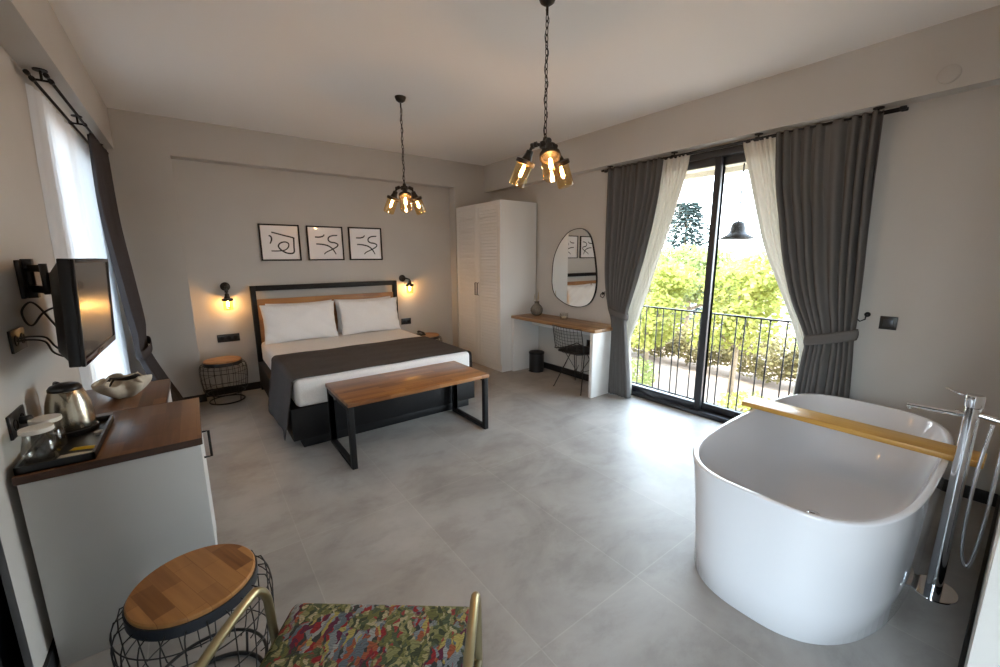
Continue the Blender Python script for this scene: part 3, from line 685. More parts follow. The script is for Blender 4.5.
b.tube([(CXc+.14, CYc-.13, .23), (CXc+.0, CYc-.04, .2)], .004, 6); b.tube([(CXc+.14, CYc+.13, .23), (CXc+.0, CYc+.04, .2)], .004, 6)
b.build('stretcher', M['wire'], t, smooth=True)

# ------------------------------------------------------------------ electrical plates
def plate(name, label, cat, axis, pos, w_, h_, mods, group=None, kind='socket'):
    """axis: normal direction '+x','-x','-y'"""
    t = thing(name, label, cat, pos, group)
    b = MB(); th = .009
    def bb(u0, u1, v0, v1, d0, d1, B):
        if axis == '+x': B.box(pos[0]+d0, pos[0]+d1, pos[1]+u0, pos[1]+u1, pos[2]+v0, pos[2]+v1)
        elif axis == '-x': B.box(pos[0]-d1, pos[0]-d0, pos[1]+u0, pos[1]+u1, pos[2]+v0, pos[2]+v1)
        else: B.box(pos[0]+u0, pos[0]+u1, pos[1]-d1, pos[1]-d0, pos[2]+v0, pos[2]+v1)
    bb(-w_/2, w_/2, -h_/2, h_/2, 0.0005, th, b); b.build('cover_plate', M['plastic'], t, bevel=.002)
    for k in range(mods):
        u = (-(mods-1)/2+k)*(w_/mods*.9); s = w_/mods*.3 if mods > 1 else w_*.28
        b = MB()
        if kind == 'socket':
            ax = {'+x': Matrix.Rotation(pi/2, 4, 'Y'), '-x': Matrix.Rotation(-pi/2, 4, 'Y'), '-y': Matrix.Rotation(pi/2, 4, 'X')}[axis]
            off = {'+x': (th, u, 0), '-x': (-th, u, 0), '-y': (u, -th, 0)}[axis]
            b.lathe([(.022, 0), (.022, .003), (.018, .003), (.017, .0005), (0, .0005)], (0, 0, 0), 20, mat=Matrix.Translation(Vector(pos)+Vector(off)) @ ax)
            b.build('socket', M['black'], t)
        else:
            bb(u-s, u+s, -s*.95, s*.95, th, th+.004, b); b.build('rocker', M['rim'], t, bevel=.001)
    return t
plate('power_socket', 'triple black socket plate on the wall below the left wall lamp', 'socket', '-y', (.257, YB, .652), .215, .088, 3)
plate('power_socket', 'double black socket plate on the wall below the right wall lamp', 'socket', '-y', (2.425, YB, .632), .15, .088, 2)
plate('power_socket', 'black socket on the wall under the desk, behind the wire chair', 'socket', '-x', (XR, 3.305, .487), .085, .085, 1)
plate('light_switch', 'black light switch on the right wall beside the charcoal drape', 'switch', '-x', (XR, .628, 1.083), .092, .092, 1, kind='switch')
so1 = plate('power_socket', 'black socket on the left wall below the television bracket', 'socket', '+x', (XL, 2.475, 1.228), .17, .09, 2)
so2 = plate('power_socket', 'black socket on the left wall beside the kettle', 'socket', '+x', (XL, 2.275, .94), .17, .09, 2)
b = MB(); b.lathe([(.05, 0), (.05, .012), (.042, .018), (0, .02)], (0, 0, 0), 28, mat=Matrix.Translation((3.73, .53, 2.60)) @ Matrix.Rotation(-pi/2, 4, 'Y'))
tag(b.build('junction_cover', M['wall'], smooth=True, auto=.6), 'round white junction cover on the beam at the upper right', 'cover')

# ------------------------------------------------------------------ bed
t = thing('bed', 'double bed with black metal frame and oak headboard panel', 'bed', (1.39, 4.5, 0))
BX0, BX1 = .513, 2.276
for x in (BX0, BX1-.055): MB().box(x, x+.055, 5.44, 5.495, 0, 1.232).build('headboard_post', M['black'], t, bevel=.003)
MB().box(BX0+.055, BX1-.055, 5.44, 5.495, 1.172, 1.232).build('headboard_rail', M['black'], t, bevel=.003)
MB().box(BX0+.056, BX1-.056, 5.45, 5.485, .36, 1.075).build('headboard_panel', M['headwood'], t, bevel=.003)
MB().box(.512, 2.275, 3.50, 5.438, .07, .345).build('base', M['black'], t, bevel=.004)
MB().box(.585, 2.2, 3.505, 5.438, 0.0, .07).build('plinth', M['black'], t, bevel=.002)
# mattress with sheet
def rbox(x0, x1, y0, y1, z0, z1, bev, seg, name, mat, parent=None, puff=0.):
    bm = bmesh.new(); r = bmesh.ops.create_cube(bm, size=1)
    for v in bm.verts: v.co = ((x0+x1)/2+v.co.x*(x1-x0), (y0+y1)/2+v.co.y*(y1-y0), (z0+z1)/2+v.co.z*(z1-z0))
    bmesh.ops.bevel(bm, geom=bm.edges[:], offset=bev, segments=seg, profile=.5, affect='EDGES')
    me = bpy.data.meshes.new(name); bm.to_mesh(me); bm.free(); me.materials.append(mat)
    for p in me.polygons: p.use_smooth = True
    o = bpy.data.objects.new(name, me); COL.objects.link(o)
    if parent is not None: o.parent = parent; o.matrix_parent_inverse = Matrix.Translation(-parent.location)
    return o
mt = rbox(.555, 2.225, 3.485, 5.43, .347, .588, .045, 6, 'mattress', M['sheet'])
tag(mt, 'thick mattress made up with a smooth white sheet', 'mattress')
# runner
def runner():
    xa, xb = .547, 2.233; zt = .592; y0, y1 = 3.50, 4.50
    prof = []
    hemL, hemR = .10, .12
    def sec(y):
        fl = .007*sin(y*7)+.003*sin(y*17+1)
        p = []
        for i in range(9): q = i/8; p.append((xa-.012-.075*(1-q)**1.1+fl*(1-q)*1.6, hemL+(zt-.06-hemL)*q))
        for i in range(1, 7): a = pi-i*pi/12; p.append((xa+.035+(.047)*cos(a), zt-.05+.052*sin(a)))
        for i in range(1, 24): q = i/24; x = xa+.035+(xb-xa-.07)*q; p.append((x, zt+.002+.0025*sin(x*11+y*4)+.002*sin(y*31+x*3)))
        for i in range(6): a = pi/2-i*pi/12; p.append((xb-.035+.047*cos(a), zt-.05+.052*sin(a)))
        for i in range(9): q = i/8; p.append((xb+.012+.02*q-fl*q*.6, zt-.06-(zt-.06-hemR)*q))
        return p
    rows = []
    for i in range(61):
        y = y0+(y1-y0)*i/60; rows.append([(x, y+.01*sin(x*3)*0, z) for x, z in sec(y)])
    return MB().grid(rows).build('bed_runner', M['runner'], smooth=True, solid=.004)
tag(runner(), 'charcoal bed runner draped across the foot of the bed', 'bed runner')
# pillows
def pillow(label, cx_, cz_, yb, lean, w_=.80, h_=.47, th=.15, seed=0, rz=0.):
    rng = random.Random(seed); N, Mm = 36, 24
    vs = {}; V = []; F = []
    for side in (1, -1):
        for i in range(N+1):
            for j in range(Mm+1):
                u, v = -1+2*i/N, -1+2*j/Mm
                if side == -1 and (abs(u) == 1 or abs(v) == 1): vs[(side, i, j)] = vs[(1, i, j)]; continue
                e = (max(0, 1-abs(u)**2.6))**.55*(max(0, 1-abs(v)**2.6))**.55
                pin = 1-.075*(1-u*u)*abs(v)**3*0-.0
                X = u*w_/2*(1-.055*(1-v*v)); Z = v*h_/2*(1-.075*(1-u*u))
                wr = .012*sin(u*7+seed)*sin(v*5+seed*2)*e+.008*sin((u+v)*14+seed)*(1-e)
                vs[(side, i, j)] = len(V); V.append((X, side*(th/2*e)+wr, Z))
    for side in (1, -1):
        for i in range(N):
            for j in range(Mm):
                q = (vs[(side, i, j)], vs[(side, i+1, j)], vs[(side, i+1, j+1)], vs[(side, i, j+1)]); F.append(q if side == -1 else q[::-1])
    me = bpy.data.meshes.new('pillow'); me.from_pydata(V, [], F); me.materials.append(M['sheet'])
    for p in me.polygons: p.use_smooth = True
    o = bpy.data.objects.new('pillow', me); COL.objects.link(o)
    o.location = (cx_, yb, cz_); o.rotation_euler = (-lean, 0, rz)
    md = o.modifiers.new('s', 'SUBSURF'); md.levels = md.render_levels = 1
    return tag(o, label, 'pillow')
pillow('white pillow at the left, behind the left front pillow', 1.01, .81, 5.375, .08, seed=1, w_=.76, h_=.45, th=.1)
pillow('white pillow at the front left of the bed, fully visible', .975, .80, 5.25, .22, seed=2, w_=.83, h_=.47, th=.15)
pillow('white pillow at the right, behind the right front pillow', 1.78, .81, 5.375, .08, seed=3, w_=.76, h_=.45, th=.1)
pillow('white pillow at the front right of the bed, fully visible', 1.81, .80, 5.25, .20, seed=4, w_=.80, h_=.46, th=.14)

# bench
t = thing('bench', 'long teak-topped bench on black metal loops at the foot of the bed', 'bench', (1.4, 3.16, 0))
MB().box(.785, 2.025, 2.87, 3.485, .49, .52).build('bench_top', M['teak'], t, bevel=.002)
for x in (.79, 1.98):
    b = MB(); q = .02
    y0, y1 = 2.885, 3.47
    b.box(x, x+.04, y0, y0+.04, 0.0, .49); b.box(x, x+.04, y1-.04, y1, 0.0, .49); b.box(x, x+.04, y0+.04, y1-.04, 0.0, .035); b.box(x, x+.04, y0+.04, y1-.04, .455, .49)
    b.build('leg_loop', M['black'], t, bevel=.002)

# ------------------------------------------------------------------ pictures
def picture(label, x0, x1, z0, z1, strokes):
    t = thing('framed_picture', label, 'picture', ((x0+x1)/2, YB, (z0+z1)/2))
    b = MB(); y0, y1 = YB-.024, YB-.001; fw = .016
    b.box(x0, x0+fw, y0, y1, z0, z1); b.box(x1-fw, x1, y0, y1, z0, z1); b.box(x0+fw, x1-fw, y0, y1, z0, z0+fw); b.box(x0+fw, x1-fw, y0, y1, z1-fw, z1)
    b.build('picture_frame', M['black'], t, bevel=.001)
    p = MB().box(x0+fw, x1-fw, YB-.014, YB-.004, z0+fw, z1-fw).build('print', M['paper'], t)
    b = MB(); W, H_ = x1-x0, z1-z0
    for st in strokes:
        pts = []
        for i in range(len(st)-1):
            p0 = st[max(0, i-1)]; p1 = st[i]; p2 = st[i+1]; p3 = st[min(len(st)-1, i+2)]
            for k in range(8):
                u = k/8; pts.append([.5*((2*p1[q])+(-p0[q]+p2[q])*u+(2*p0[q]-5*p1[q]+4*p2[q]-p3[q])*u*u+(-p0[q]+3*p1[q]-3*p2[q]+p3[q])*u**3) for q in (0, 1)])
        pts.append(st[-1])
        P3 = [(x0+W*a, YB-.0145, z0+H_*(1-c_)) for a, c_ in pts]
        n_ = len(P3); top, bot = [], []
        for i in range(n_):
            a = Vector(P3[max(0, i-1)]); c_ = Vector(P3[min(n_-1, i+1)]); dd = (c_-a).normalized(); nn = Vector((-dd.z, 0, dd.x))*.0085*(.75+.25*sin(pi*min(1, .15+i/n_)))
            top.append(tuple(Vector(P3[i])+nn)); bot.append(tuple(Vector(P3[i])-nn))
        b.grid([top, bot])
    b.build('ink_drawing', M['ink'], p, solid=.0006)
A_ = [[(.30, .22), (.42, .25), (.60, .30), (.83, .36), (.84, .40), (.83, .62), (.82, .76), (.74, .80), (.62, .78), (.50, .70), (.44, .60), (.50, .51), (.62, .48), (.70, .53), (.68, .63), (.58, .71), (.42, .73), (.26, .73)], [(.23, .31), (.28, .34), (.29, .42), (.26, .50), (.24, .53)]]
B_ = [[(.22, .32), (.34, .32), (.44, .29), (.48, .24)], [(.84, .26), (.70, .27), (.60, .32), (.58, .40), (.64, .46), (.76, .48), (.84, .53), (.80, .60), (.66, .68), (.50, .76), (.44, .82)], [(.24, .52), (.40, .53), (.56, .57), (.68, .66), (.74, .76), (.77, .82)]]
picture('leftmost framed ink drawing, with one looping black line, above the bed', .67, 1.10, 1.515, 1.936, A_)
picture('middle framed ink drawing above the bed', 1.178, 1.61, 1.515, 1.934, B_)
picture('rightmost framed ink drawing above the bed, nearest the wardrobe', 1.68, 2.12, 1.515, 1.936, B_)

# ------------------------------------------------------------------ lamps
def jar(parent_of, origin, direction, r=.048, L=.145, power=6.0, name='lamp_arm', mats=True):
    """socket cup + amber glass jar + bulb, hanging from origin along direction. parts under parent_of"""
    d_ = Vector(direction).normalized(); Rm = Matrix.Translation(origin) @ d_.to_track_quat('Z', 'Y').to_matrix().to_4x4()
    b = MB(); b.lathe([(.012, -.06), (.02, -.055), (.022, -.03), (.026, -.02), (.03, -.005), (r+.008, 0), (r+.009, .022), (r+.002, .024), (r-.004, .012), (0, .01)], (0, 0, 0), 24, mat=Rm)
    so = b.build('socket', M['bronze'], parent_of, smooth=True, auto=.6)
    b = MB(); b.lathe([(r-.001, .012), (r, .03), (r, L-.01), (r-.004, L), (r-.008, L+.002)], (0, 0, 0), 28, mat=Rm, caps=False)
    b.build('glass_shade', M['amber'], parent_of, smooth=True)
    b = MB(); b.lathe([(.009, .01), (.01, .03), (.015, .05), (.019, .07), (.018, .085), (.01, .098), (0, .101)], (0, 0, 0), 16, mat=Rm)
    bu = b.build('bulb', M['glass'], parent_of, smooth=True)
    b = MB()
    for k in range(4):
        a = k*pi/2; b.tube([Rm @ Vector((.006*cos(a), .006*sin(a), .03)), Rm @ Vector((.009*cos(a+.4), .009*sin(a+.4), .085))], .0019, 5)
    b.build('filament', M['filament'], bu)
    lt = bpy.data.lights.new('bulb_light', 'POINT'); lt.energy = power; lt.color = (1, .6, .3); lt.shadow_soft_size = .012
    lo = bpy.data.objects.new('bulb_light', lt); COL.objects.link(lo); lo.location = Rm @ Vector((0, 0, .06)); 
    lo.parent = parent_of; lo.matrix_parent_inverse = Matrix.Translation(-parent_of.location)
def pendant(label, x, y, hub, rot, zc=ZC):
    t = thing('pendant_lamp', label, 'lamp', (x, y, zc))
    MB().lathe([(.0, zc-.045), (.02, zc-.043), (.038, zc-.03), (.046, zc-.01), (.047, zc-.0005)], (x, y, 0), 28).build('ceiling_rose', M['bronze'], t, smooth=True)
    b = MB(); z = zc-.05; k = 0
    b.tube([(x, y, z), (x, y, z-.04)], .007, 8); z -= .035
    while z > hub+.035:
        pts = []
        for i in range(12):
            a = 2*pi*i/12; u, v = .008*cos(a), .0205*sin(a)
            pts.append((x+(u if k % 2 else 0), y+(0 if k % 2 else u), z-.018+v))
        b.tube(pts, .0026, 5, closed=True); z -= .033; k += 1
    b.tube([(x, y, z+.02), (x, y, hub)], .005, 6)
    b.build('chain', M['bronze'], t, smooth=True)
    b = MB(); b.tube([(x+.011*sin(i*.9), y+.011*cos(i*.9), zc-.06-(zc-.06-hub)*i/30) for i in range(31)], .0022, 6); b.build('cable', M['black'], t, smooth=True)
    MB().lathe([(0, hub+.03), (.012, hub+.028), (.016, hub+.01), (.03, hub+.005), (.032, hub-.025), (.02, hub-.032), (.014, hub-.05), (0, hub-.052)], (x, y, 0), 20).build('hub', M['bronze'], t, smooth=True, auto=.7)
    for k in range(3):
        a = rot+k*2*pi/3; dx, dy = cos(a), sin(a)
        el = [(x+dx*.02, y+dy*.02, hub-.01), (x+dx*.055, y+dy*.055, hub-.002), (x+dx*.075, y+dy*.075, hub-.008), (x+dx*.09, y+dy*.09, hub-.035)]
        b = MB(); b.tube(el, .009, 8)
        for c_, rr in ((el[1], .015), (el[2], .016)): b.tube([(c_[0]-dx*.008, c_[1]-dy*.008, c_[2]), (c_[0]+dx*.008, c_[1]+dy*.008, c_[2]-.002)], rr, 12)
        arm = b.build('arm', M['bronze'], t, smooth=True, auto=.8)
        jar(t, (x+dx*.112, y+dy*.112, hub-.085), (dx*.42, dy*.42, -.9), power=1.6)
    return t
yaw = .642
front = math.atan2(-cos(yaw), -sin(yaw))     # direction from lamp toward the room front
pendant('three-jar amber pendant lamp on a chain near the bed', 1.605, 3.558, 2.165, math.atan2(-3.558, -1.612)+radians(2))
pendant('three-jar amber pendant lamp on a chain, nearer the sliding door and bathtub', 1.668, 1.80, 2.175, math.atan2(-1.8, -1.665)+radians(13))
def sconce(label, x, z, jx, jz):
    t = thing('wall_lamp', label, 'lamp', (x, YB, z))
    MB().lathe([(.048, .0005), (.048, .014), (.03, .022), (0, .024)], (0, 0, 0), 28, mat=Matrix.Translation((x, YB, z)) @ Matrix.Rotation(pi/2, 4, 'X')).build('wall_plate', M['bronze'], t, smooth=True, auto=.6)
    b = MB(); b.tube([(x, YB-.02, z), (x+(jx-x)*.5, YB-.06, z+.0), (jx, YB-.085, z-.015), (jx, YB-.09, jz+.09)], .011, 10)
    b.tube([(jx, YB-.09, z-.035), (jx, YB-.09, z-.06)], .018, 12); b.build('arm', M['bronze'], t, smooth=True, auto=.8)
    jar(t, (jx, YB-.09, jz+.07), (0, 0, -1), r=.047, L=.125, power=1.3)
sconce('amber jar wall lamp on the left side of the headboard', .285, 1.235, .287, 1.035)
sconce('amber jar wall lamp on the right side of the headboard', 2.395, 1.255, 2.465, 1.10)

# ------------------------------------------------------------------ wire stools
def wire_stool(label, x, y, top, r, wd, group):
    t = thing('wire_stool', label, 'stool', (x, y, 0))
    MB().lathe([(r-.005, top-.022), (r, top-.018), (r, top-.004), (r-.004, top), (0, top)], (x, y, 0), 56).build('seat', wd, t, smooth=True, auto=.6)
    MB().lathe([(r+.001, top-.05), (r+.006, top-.05), (r+.006, top-.014), (r+.001, top-.014)], (x, y, 0), 56).build('rim_band', M['rim'], t, smooth=True, auto=.6)
    R = r+.04; n = 22
    prof = [(r, top-.035), (r+.03, top-.045), (R, top-.075), (R+.004, top-.12), (R, top-.22), (R-.012, top-.32), (R-.03, .11), (R-.06, .095)]
    b = MB()
    for k in range(n):
        a = 2*pi*k/n; b.tube([(x+q*cos(a), y+q*sin(a), z) for q, z in prof], .0022, 5)
    for i in (2, 3, 4, 5): b.torus((x, y, prof[i][1]), prof[i][0], .0022, 44, 5)
    b.build('wire_cage', M['wire'], t, smooth=True)
    b = MB(); b.torus((x, y, .105), R-.04, .006, 44, 8); b.build('lower_ring', M['wire'], t, smooth=True)
    b = MB(); b.torus((x, y, .008), r-.012, .008, 48, 8); b.build('base_ring', M['wire'], t, smooth=True)
    for k in range(4):
        a = pi/4+k*pi/2; MB().tube([(x+(R-.04)*cos(a), y+(R-.04)*sin(a), .105), (x+(r-.012)*cos(a), y+(r-.012)*sin(a), .01)], .0045, 6).build('leg', M['wire'], t, smooth=True)
    return t
wire_stool('round wood-topped wire stool in the foreground, between white cabinet and armchair', -.110, 1.575, .49, .176, M['stoolwood'], None)
wire_stool('round wood-topped wire stool left of the bed, under the socket plate', .163, 5.265, .465, .175, M['stoolwood2'], None)
wire_stool('round wood-topped wire stool right of the bed, mostly hidden', 2.62, 5.27, .45, .175, M['stoolwood2'], None)
t = thing('telephone', 'small black telephone on the stool right of the bed', 'telephone', (2.55, 5.3, .45))
MB().box(2.50, 2.58, 5.22, 5.36, .4505, .47).build('phone_base', M['plastic'], t, bevel=.005)
b = MB(); b.tube([(2.54, 5.2, .484), (2.54, 5.23, .494), (2.54, 5.29, .497), (2.54, 5.35, .494), (2.54, 5.38, .484)], [.018, .014, .011, .014, .018], 10); b.build('handset', M['plastic'], t, smooth=True)

# ------------------------------------------------------------------ cabinets left
def cabinet(label, y0, y1, xf, group=None):
    t = thing('cabinet', label, 'cabinet', ((XL+.02+xf)/2, (y0+y1)/2, 0))
    b = MB(); xb = XL+.025
    b.box(xb, xf, y0+.003, y0+.021, .0, .768); b.box(xb, xf, y1-.021, y1-.003, 0, .768); b.box(xb, xf-.02, y0+.021, y1-.021, .05, .07); b.box(xb, xb+.01, y0+.021, y1-.021, .07, .768); b.box(xf-.06, xf-.045, y0+.021, y1-.021, 0, .05)
    b.build('carcass', M['whitepanel'], t, bevel=.001)
    dr = MB().box(xf-.019, xf-.001, y0+.023, y1-.023, .055, .766).build('door', M['whitepanel'], t, bevel=.0015)
    MB().box(XL+.018, xf+.006, y0, y1, .77, .8).build('worktop', M['walnut'], t, bevel=.0015)
    MB().box(XL+.018, xf+.006, y0-.0015, y0-.0001, .7705, .7995).build('edge_band', M['edge'], t)
    MB().box(xf+.0061, xf+.0075, y0, y1, .7705, .7995).build('edge_band', M['edge'], t)
    return t, dr
ca, dr = cabinet('white cabinet with walnut worktop under the kettle, nearer of the pair', 2.06, 2.70, -.052)
b = MB(); hx = -.022; b.tube([(-.052, 2.33, .73), (hx, 2.33, .73), (hx, 2.33, .60), (-.052, 2.33, .60)], .0055, 8); b.build('handle', M['black'], dr, smooth=True)
cabinet('white cabinet with walnut worktop under the wavy bowl, farther of the pair', 2.705, 3.25, -.192)

# tray + things on it
TZ = .8005
t = thing('tray', 'black serving tray on the near walnut worktop', 'tray', (-.48, 2.3, .8))
b = MB(); x0, x1, y0, y1 = -.578, -.372, 2.075, 2.555
b.box(x0, x1, y0, y1, TZ, TZ+.006)
b.box(x0, x0+.008, y0, y1, TZ, TZ+.028); b.box(x1-.008, x1, y0, y1, TZ, TZ+.028); b.box(x0, x1, y0, y0+.008, TZ, TZ+.028); b.box(x0, x1, y1-.008, y1, TZ, TZ+.028)
b.build('tray_body', M['plastic'], t)
KX, KY = -.492, 2.465; kz = TZ+.007
t = thing('kettle', 'brushed steel electric kettle with black lid on the tray', 'kettle', (KX, KY, kz))
MB().lathe([(.0, kz), (.08, kz), (.083, kz+.006), (.082, kz+.018), (.0, kz+.02)], (KX, KY, 0), 36).build('power_base', M['plastic'], t, smooth=True, auto=.6)
MB().lathe([(.076, kz+.021), (.078, kz+.03), (.0765, kz+.075), (.070, kz+.13), (.060, kz+.17), (.052, kz+.190), (.0, kz+.192)], (KX, KY, 0), 48).build('kettle_body', M['steel'], t, smooth=True, auto=.9)
MB().lathe([(.054, kz+.189), (.053, kz+.200), (.045, kz+.211), (.026, kz+.218), (.0, kz+.220)], (KX, KY, 0), 36).build('lid', M['plastic'], t, smooth=True)
# spout toward camera/right, handle to the wall side
sd = Vector((.2, -.98, 0)).normalized()
b = MB(); side = Vector((sd.y, -sd.x, 0))
bp = Vector((KX, KY, 0))
b.add([bp+sd*.052+side*.022+Vector((0, 0, kz+.186)), bp+sd*.052-side*.022+Vector((0, 0, kz+.186)), bp+sd*.084+Vector((0, 0, kz+.19)), bp+sd*.066+Vector((0, 0, kz+.14)), bp+sd*.045+Vector((0, 0, kz+.163))],
      [(0, 2, 1), (0, 3, 2), (2, 3, 1), (0, 1, 4), (0, 4, 3), (1, 3, 4)])
b.build('spout', M['steel'], t, smooth=False)
hd = -sd; hd = Vector((-.45, .89, 0)).normalized()
b = MB(); b.tube([tuple(bp+hd*.05+Vector((0, 0, kz+.2))), tuple(bp+hd*.085+Vector((0, 0, kz+.205))), tuple(bp+hd*.112+Vector((0, 0, kz+.165))), tuple(bp+hd*.115+Vector((0, 0, kz+.1))), tuple(bp+hd*.1+Vector((0, 0, kz+.05))), tuple(bp+hd*.08+Vector((0, 0, kz+.035)))], [.012, .011, .011, .01, .009, .009], 10)
b.build('handle', M['plastic'], t, smooth=True)
b = MB(); b.tube([(XL+.02, 2.29, .94), (XL+.045, 2.31, .93), (XL+.05, 2.4, .9), (XL+.028, 2.48, .86), (XL+.04, 2.5, kz+.012), (KX-.06, KY+.03, kz+.008)], .0035, 8); b.lathe([(.016, 0), (.016, .03), (.006, .035)], (0, 0, 0), 14, mat=Matrix.Translation((XL+.009, 2.29, .94)) @ Matrix.Rotation(pi/2, 4, 'Y')); b.build('power_cord', M['plastic'], t, smooth=True)
def tumbler(label, x, y):
    t = thing('drinking_glass', label, 'glass', (x, y, TZ+.007)); z = TZ+.007
    MB().lathe([(.0, z), (.033, z), (.044, z+.01), (.05, z+.035), (.047, z+.07), (.037, z+.118), (.035, z+.118), (.045, z+.07), (.0475, z+.035), (.042, z+.014), (.0, z+.008)], (x, y, 0), 32).build('glass_body', M['glass'], t, smooth=True)
    MB().lathe([(.0, z+.1185), (.044, z+.1185), (.046, z+.121), (.045, z+.134), (.0, z+.1345)], (x, y, 0), 28).build('paper_cap', M['card'], t, smooth=True, auto=.6)
tumbler('nearer glass tumbler with white paper cap on the tray', -.522, 2.15)
tumbler('farther glass tumbler with white paper cap, beside the kettle', -.522, 2.268)
def sachet(label, mat, x, y, rz, w_=.025, l_=.1, z=TZ+.0065):
    Rm = Matrix.Translation((x, y, z)) @ Matrix.Rotation(rz, 4, 'Z'); b = MB(); rows = []
    for i in range(9):
        q = i/8; e = sin(pi*q)**.5
        rows.append([Rm @ Vector((-w_/2+w_*j/6, -l_/2+l_*q, .001+.006*e*sin(pi*j/6))) for j in range(7)])
    for i in range(9):
        pass
    o = b.grid(rows).build('sachet', mat, smooth=True, solid=.001); return tag(o, label, 'sachet')
sachet('yellow sachet on the black tray', M['yellow'], -.42, 2.21, 1.25, .032, .085)
sachet('cream paper sachet on the tray in front of the yellow one', M['cream'], -.435, 2.15, 1.35, .03, .1)
sachet('grey-blue sachet at the front edge of the tray', M['bluegrey'], -.405, 2.1, 1.35, .022, .05)
b = MB(); b.lathe([(0, 0), (.017, 0), (.018, .012), (0, .013)], (-.395, 2.36, TZ+.0065), 20); tag(b.build('creamer_pot', M['card'], smooth=True, auto=.6), 'tiny white creamer pot on the tray beside the kettle', 'creamer')

# wavy bowl
BXc, BYc = -.37, 2.99
t = thing('decorative_bowl', 'wavy cream stoneware bowl on the farther cabinet', 'bowl', (BXc, BYc, .8))
b = MB(); rows = []
for i in range(17):
    q = i/16; row = []
    for k in range(140):
        a = 2*pi*k/140; wv = sin(a*6+.6)+.3*sin(a*9+2)
        r = .052+.052*(sin(q*pi*.62)/sin(pi*.62)) + wv*(.006+.02*q**1.5); z = .8075+.088*q+.010*q*q*sin(a*6+2.6)
        row.append((BXc+r*cos(a)*.9, BYc+r*sin(a)*1.2, z))
    rows.append(row)
b.grid(rows, close_u=True); b.build('bowl_body', M['clay'], t, smooth=True, solid=.012)
MB().lathe([(0, .8005), (.05, .8005), (.05, .812), (0, .812)], (BXc, BYc, 0), 24, sy=1.15).build('bowl_base', M['clay'], t, smooth=True)
b = MB()
pts = [(BXc-.07, BYc-.02, .875), (BXc-.05, BYc+.0, .905), (BXc-.0, BYc+.02, .893), (BXc+.03, BYc+.0, .9), (BXc+.06, BYc+.02, .905), (BXc+.075, BYc+.05, .885)]
b.tube(pts, .007, 8); b.tube([(p[0]+.01, p[1]+.02, p[2]-.012) for p in pts], .006, 8)
tag(b.build('eyeglasses', M['plastic'], smooth=True), 'folded black object resting across the wavy bowl', 'eyeglasses')

# ------------------------------------------------------------------ television
ABS[0] = False
TX, TY, TZc, TW, TH = 0., 0., 0., .70, .42
t = thing('television', 'flat black television on a swing arm, screen facing the room', 'television', (-.359, 2.582, 1.339))
t.rotation_euler = (0, .057, -.022)
b = MB(); b.box(TX-.045, TX-.008, TY-TW/2, TY+TW/2, TZc-TH/2, TZc+TH/2); b.build('casing', M['plastic'], t, bevel=.004)
b = MB(); 
b.add([(TX-.045, TY-TW/2+.01, TZc-TH/2+.02), (TX-.045, TY+TW/2-.01, TZc-TH/2+.02), (TX-.045, TY+TW/2-.01, TZc+TH/2-.01), (TX-.045, TY-TW/2+.01, TZc+TH/2-.01),
       (TX-.085, TY-TW/2+.08, TZc-TH/2+.05), (TX-.085, TY+TW/2-.08, TZc-TH/2+.05), (TX-.085, TY+TW/2-.08, TZc+TH/2-.06), (TX-.085, TY-TW/2+.08, TZc+TH/2-.06)],
      [(0, 1, 2, 3), (4, 7, 6, 5), (0, 4, 5, 1), (1, 5, 6, 2), (2, 6, 7, 3), (3, 7, 4, 0)])
b.build('rear_housing', M['plastic'], t, bevel=.006)
b = MB(); bz = .016
b.box(TX-.008, TX+.002, TY-TW/2, TY-TW/2+bz, TZc-TH/2, TZc+TH/2); b.box(TX-.008, TX+.002, TY+TW/2-bz, TY+TW/2, TZc-TH/2, TZc+TH/2); b.box(TX-.008, TX+.002, TY-TW/2+bz, TY+TW/2-bz, TZc+TH/2-bz, TZc+TH/2)
b.build('bezel', M['plastic'], t, bevel=.001)
MB().box(TX-.008, TX+.003, TY-TW/2+bz, TY+TW/2-bz, TZc-TH/2, TZc-TH/2+.028).build('lower_bezel', M['tvred'], t, bevel=.001)
MB().box(TX-.008, TX-.003, TY-TW/2+bz, TY+TW/2-bz, TZc-TH/2+.028, TZc+TH/2-bz).build('screen', M['tvscreen'], t)
ABS[0] = True
t = thing('television_bracket', 'black folding wall bracket holding the television', 'bracket', (XL, 2.695, 1.46))
MB().box(XL+.001, XL+.016, 2.64, 2.75, 1.38, 1.545).build('wall_plate', M['plastic'], t, bevel=.003)
b = MB()
b.tube([(XL+.03, 2.695, 1.40), (XL+.03, 2.695, 1.53)], .014, 10)
b.box(XL+.012, XL+.045, 2.675, 2.715, 1.38, 1.42); b.box(XL+.012, XL+.045, 2.675, 2.715, 1.51, 1.55)
b.build('hinge', M['plastic'], t, bevel=.001)
def bar(p, q, w_, h_):
    p, q = Vector(p), Vector(q); dd = (q-p); L_ = dd.length; Rm = Matrix.Translation(p) @ dd.to_track_quat('X', 'Z').to_matrix().to_4x4()
    return MB().box(0, L_, -w_/2, w_/2, -h_/2, h_/2, mat=Rm)
bar((XL+.03, 2.695, 1.51), (-.50, 2.56, 1.51), .02, .03).build('arm', M['plastic'], t)
bar((XL+.03, 2.695, 1.42), (-.50, 2.56, 1.42), .02, .03).build('arm', M['plastic'], t)
b = MB(); b.tube([(-.50, 2.56, 1.40), (-.50, 2.56, 1.53)], .013, 10); b.build('elbow', M['plastic'], t, smooth=True)
bar((-.50, 2.56, 1.47), (-.455, 2.60, 1.47), .03, .045).build('arm', M['plastic'], t)
MB().box(-.456, -.442, 2.5, 2.7, 1.37, 1.5).build('mounting_plate', M['plastic'], t, bevel=.001)
b = MB()
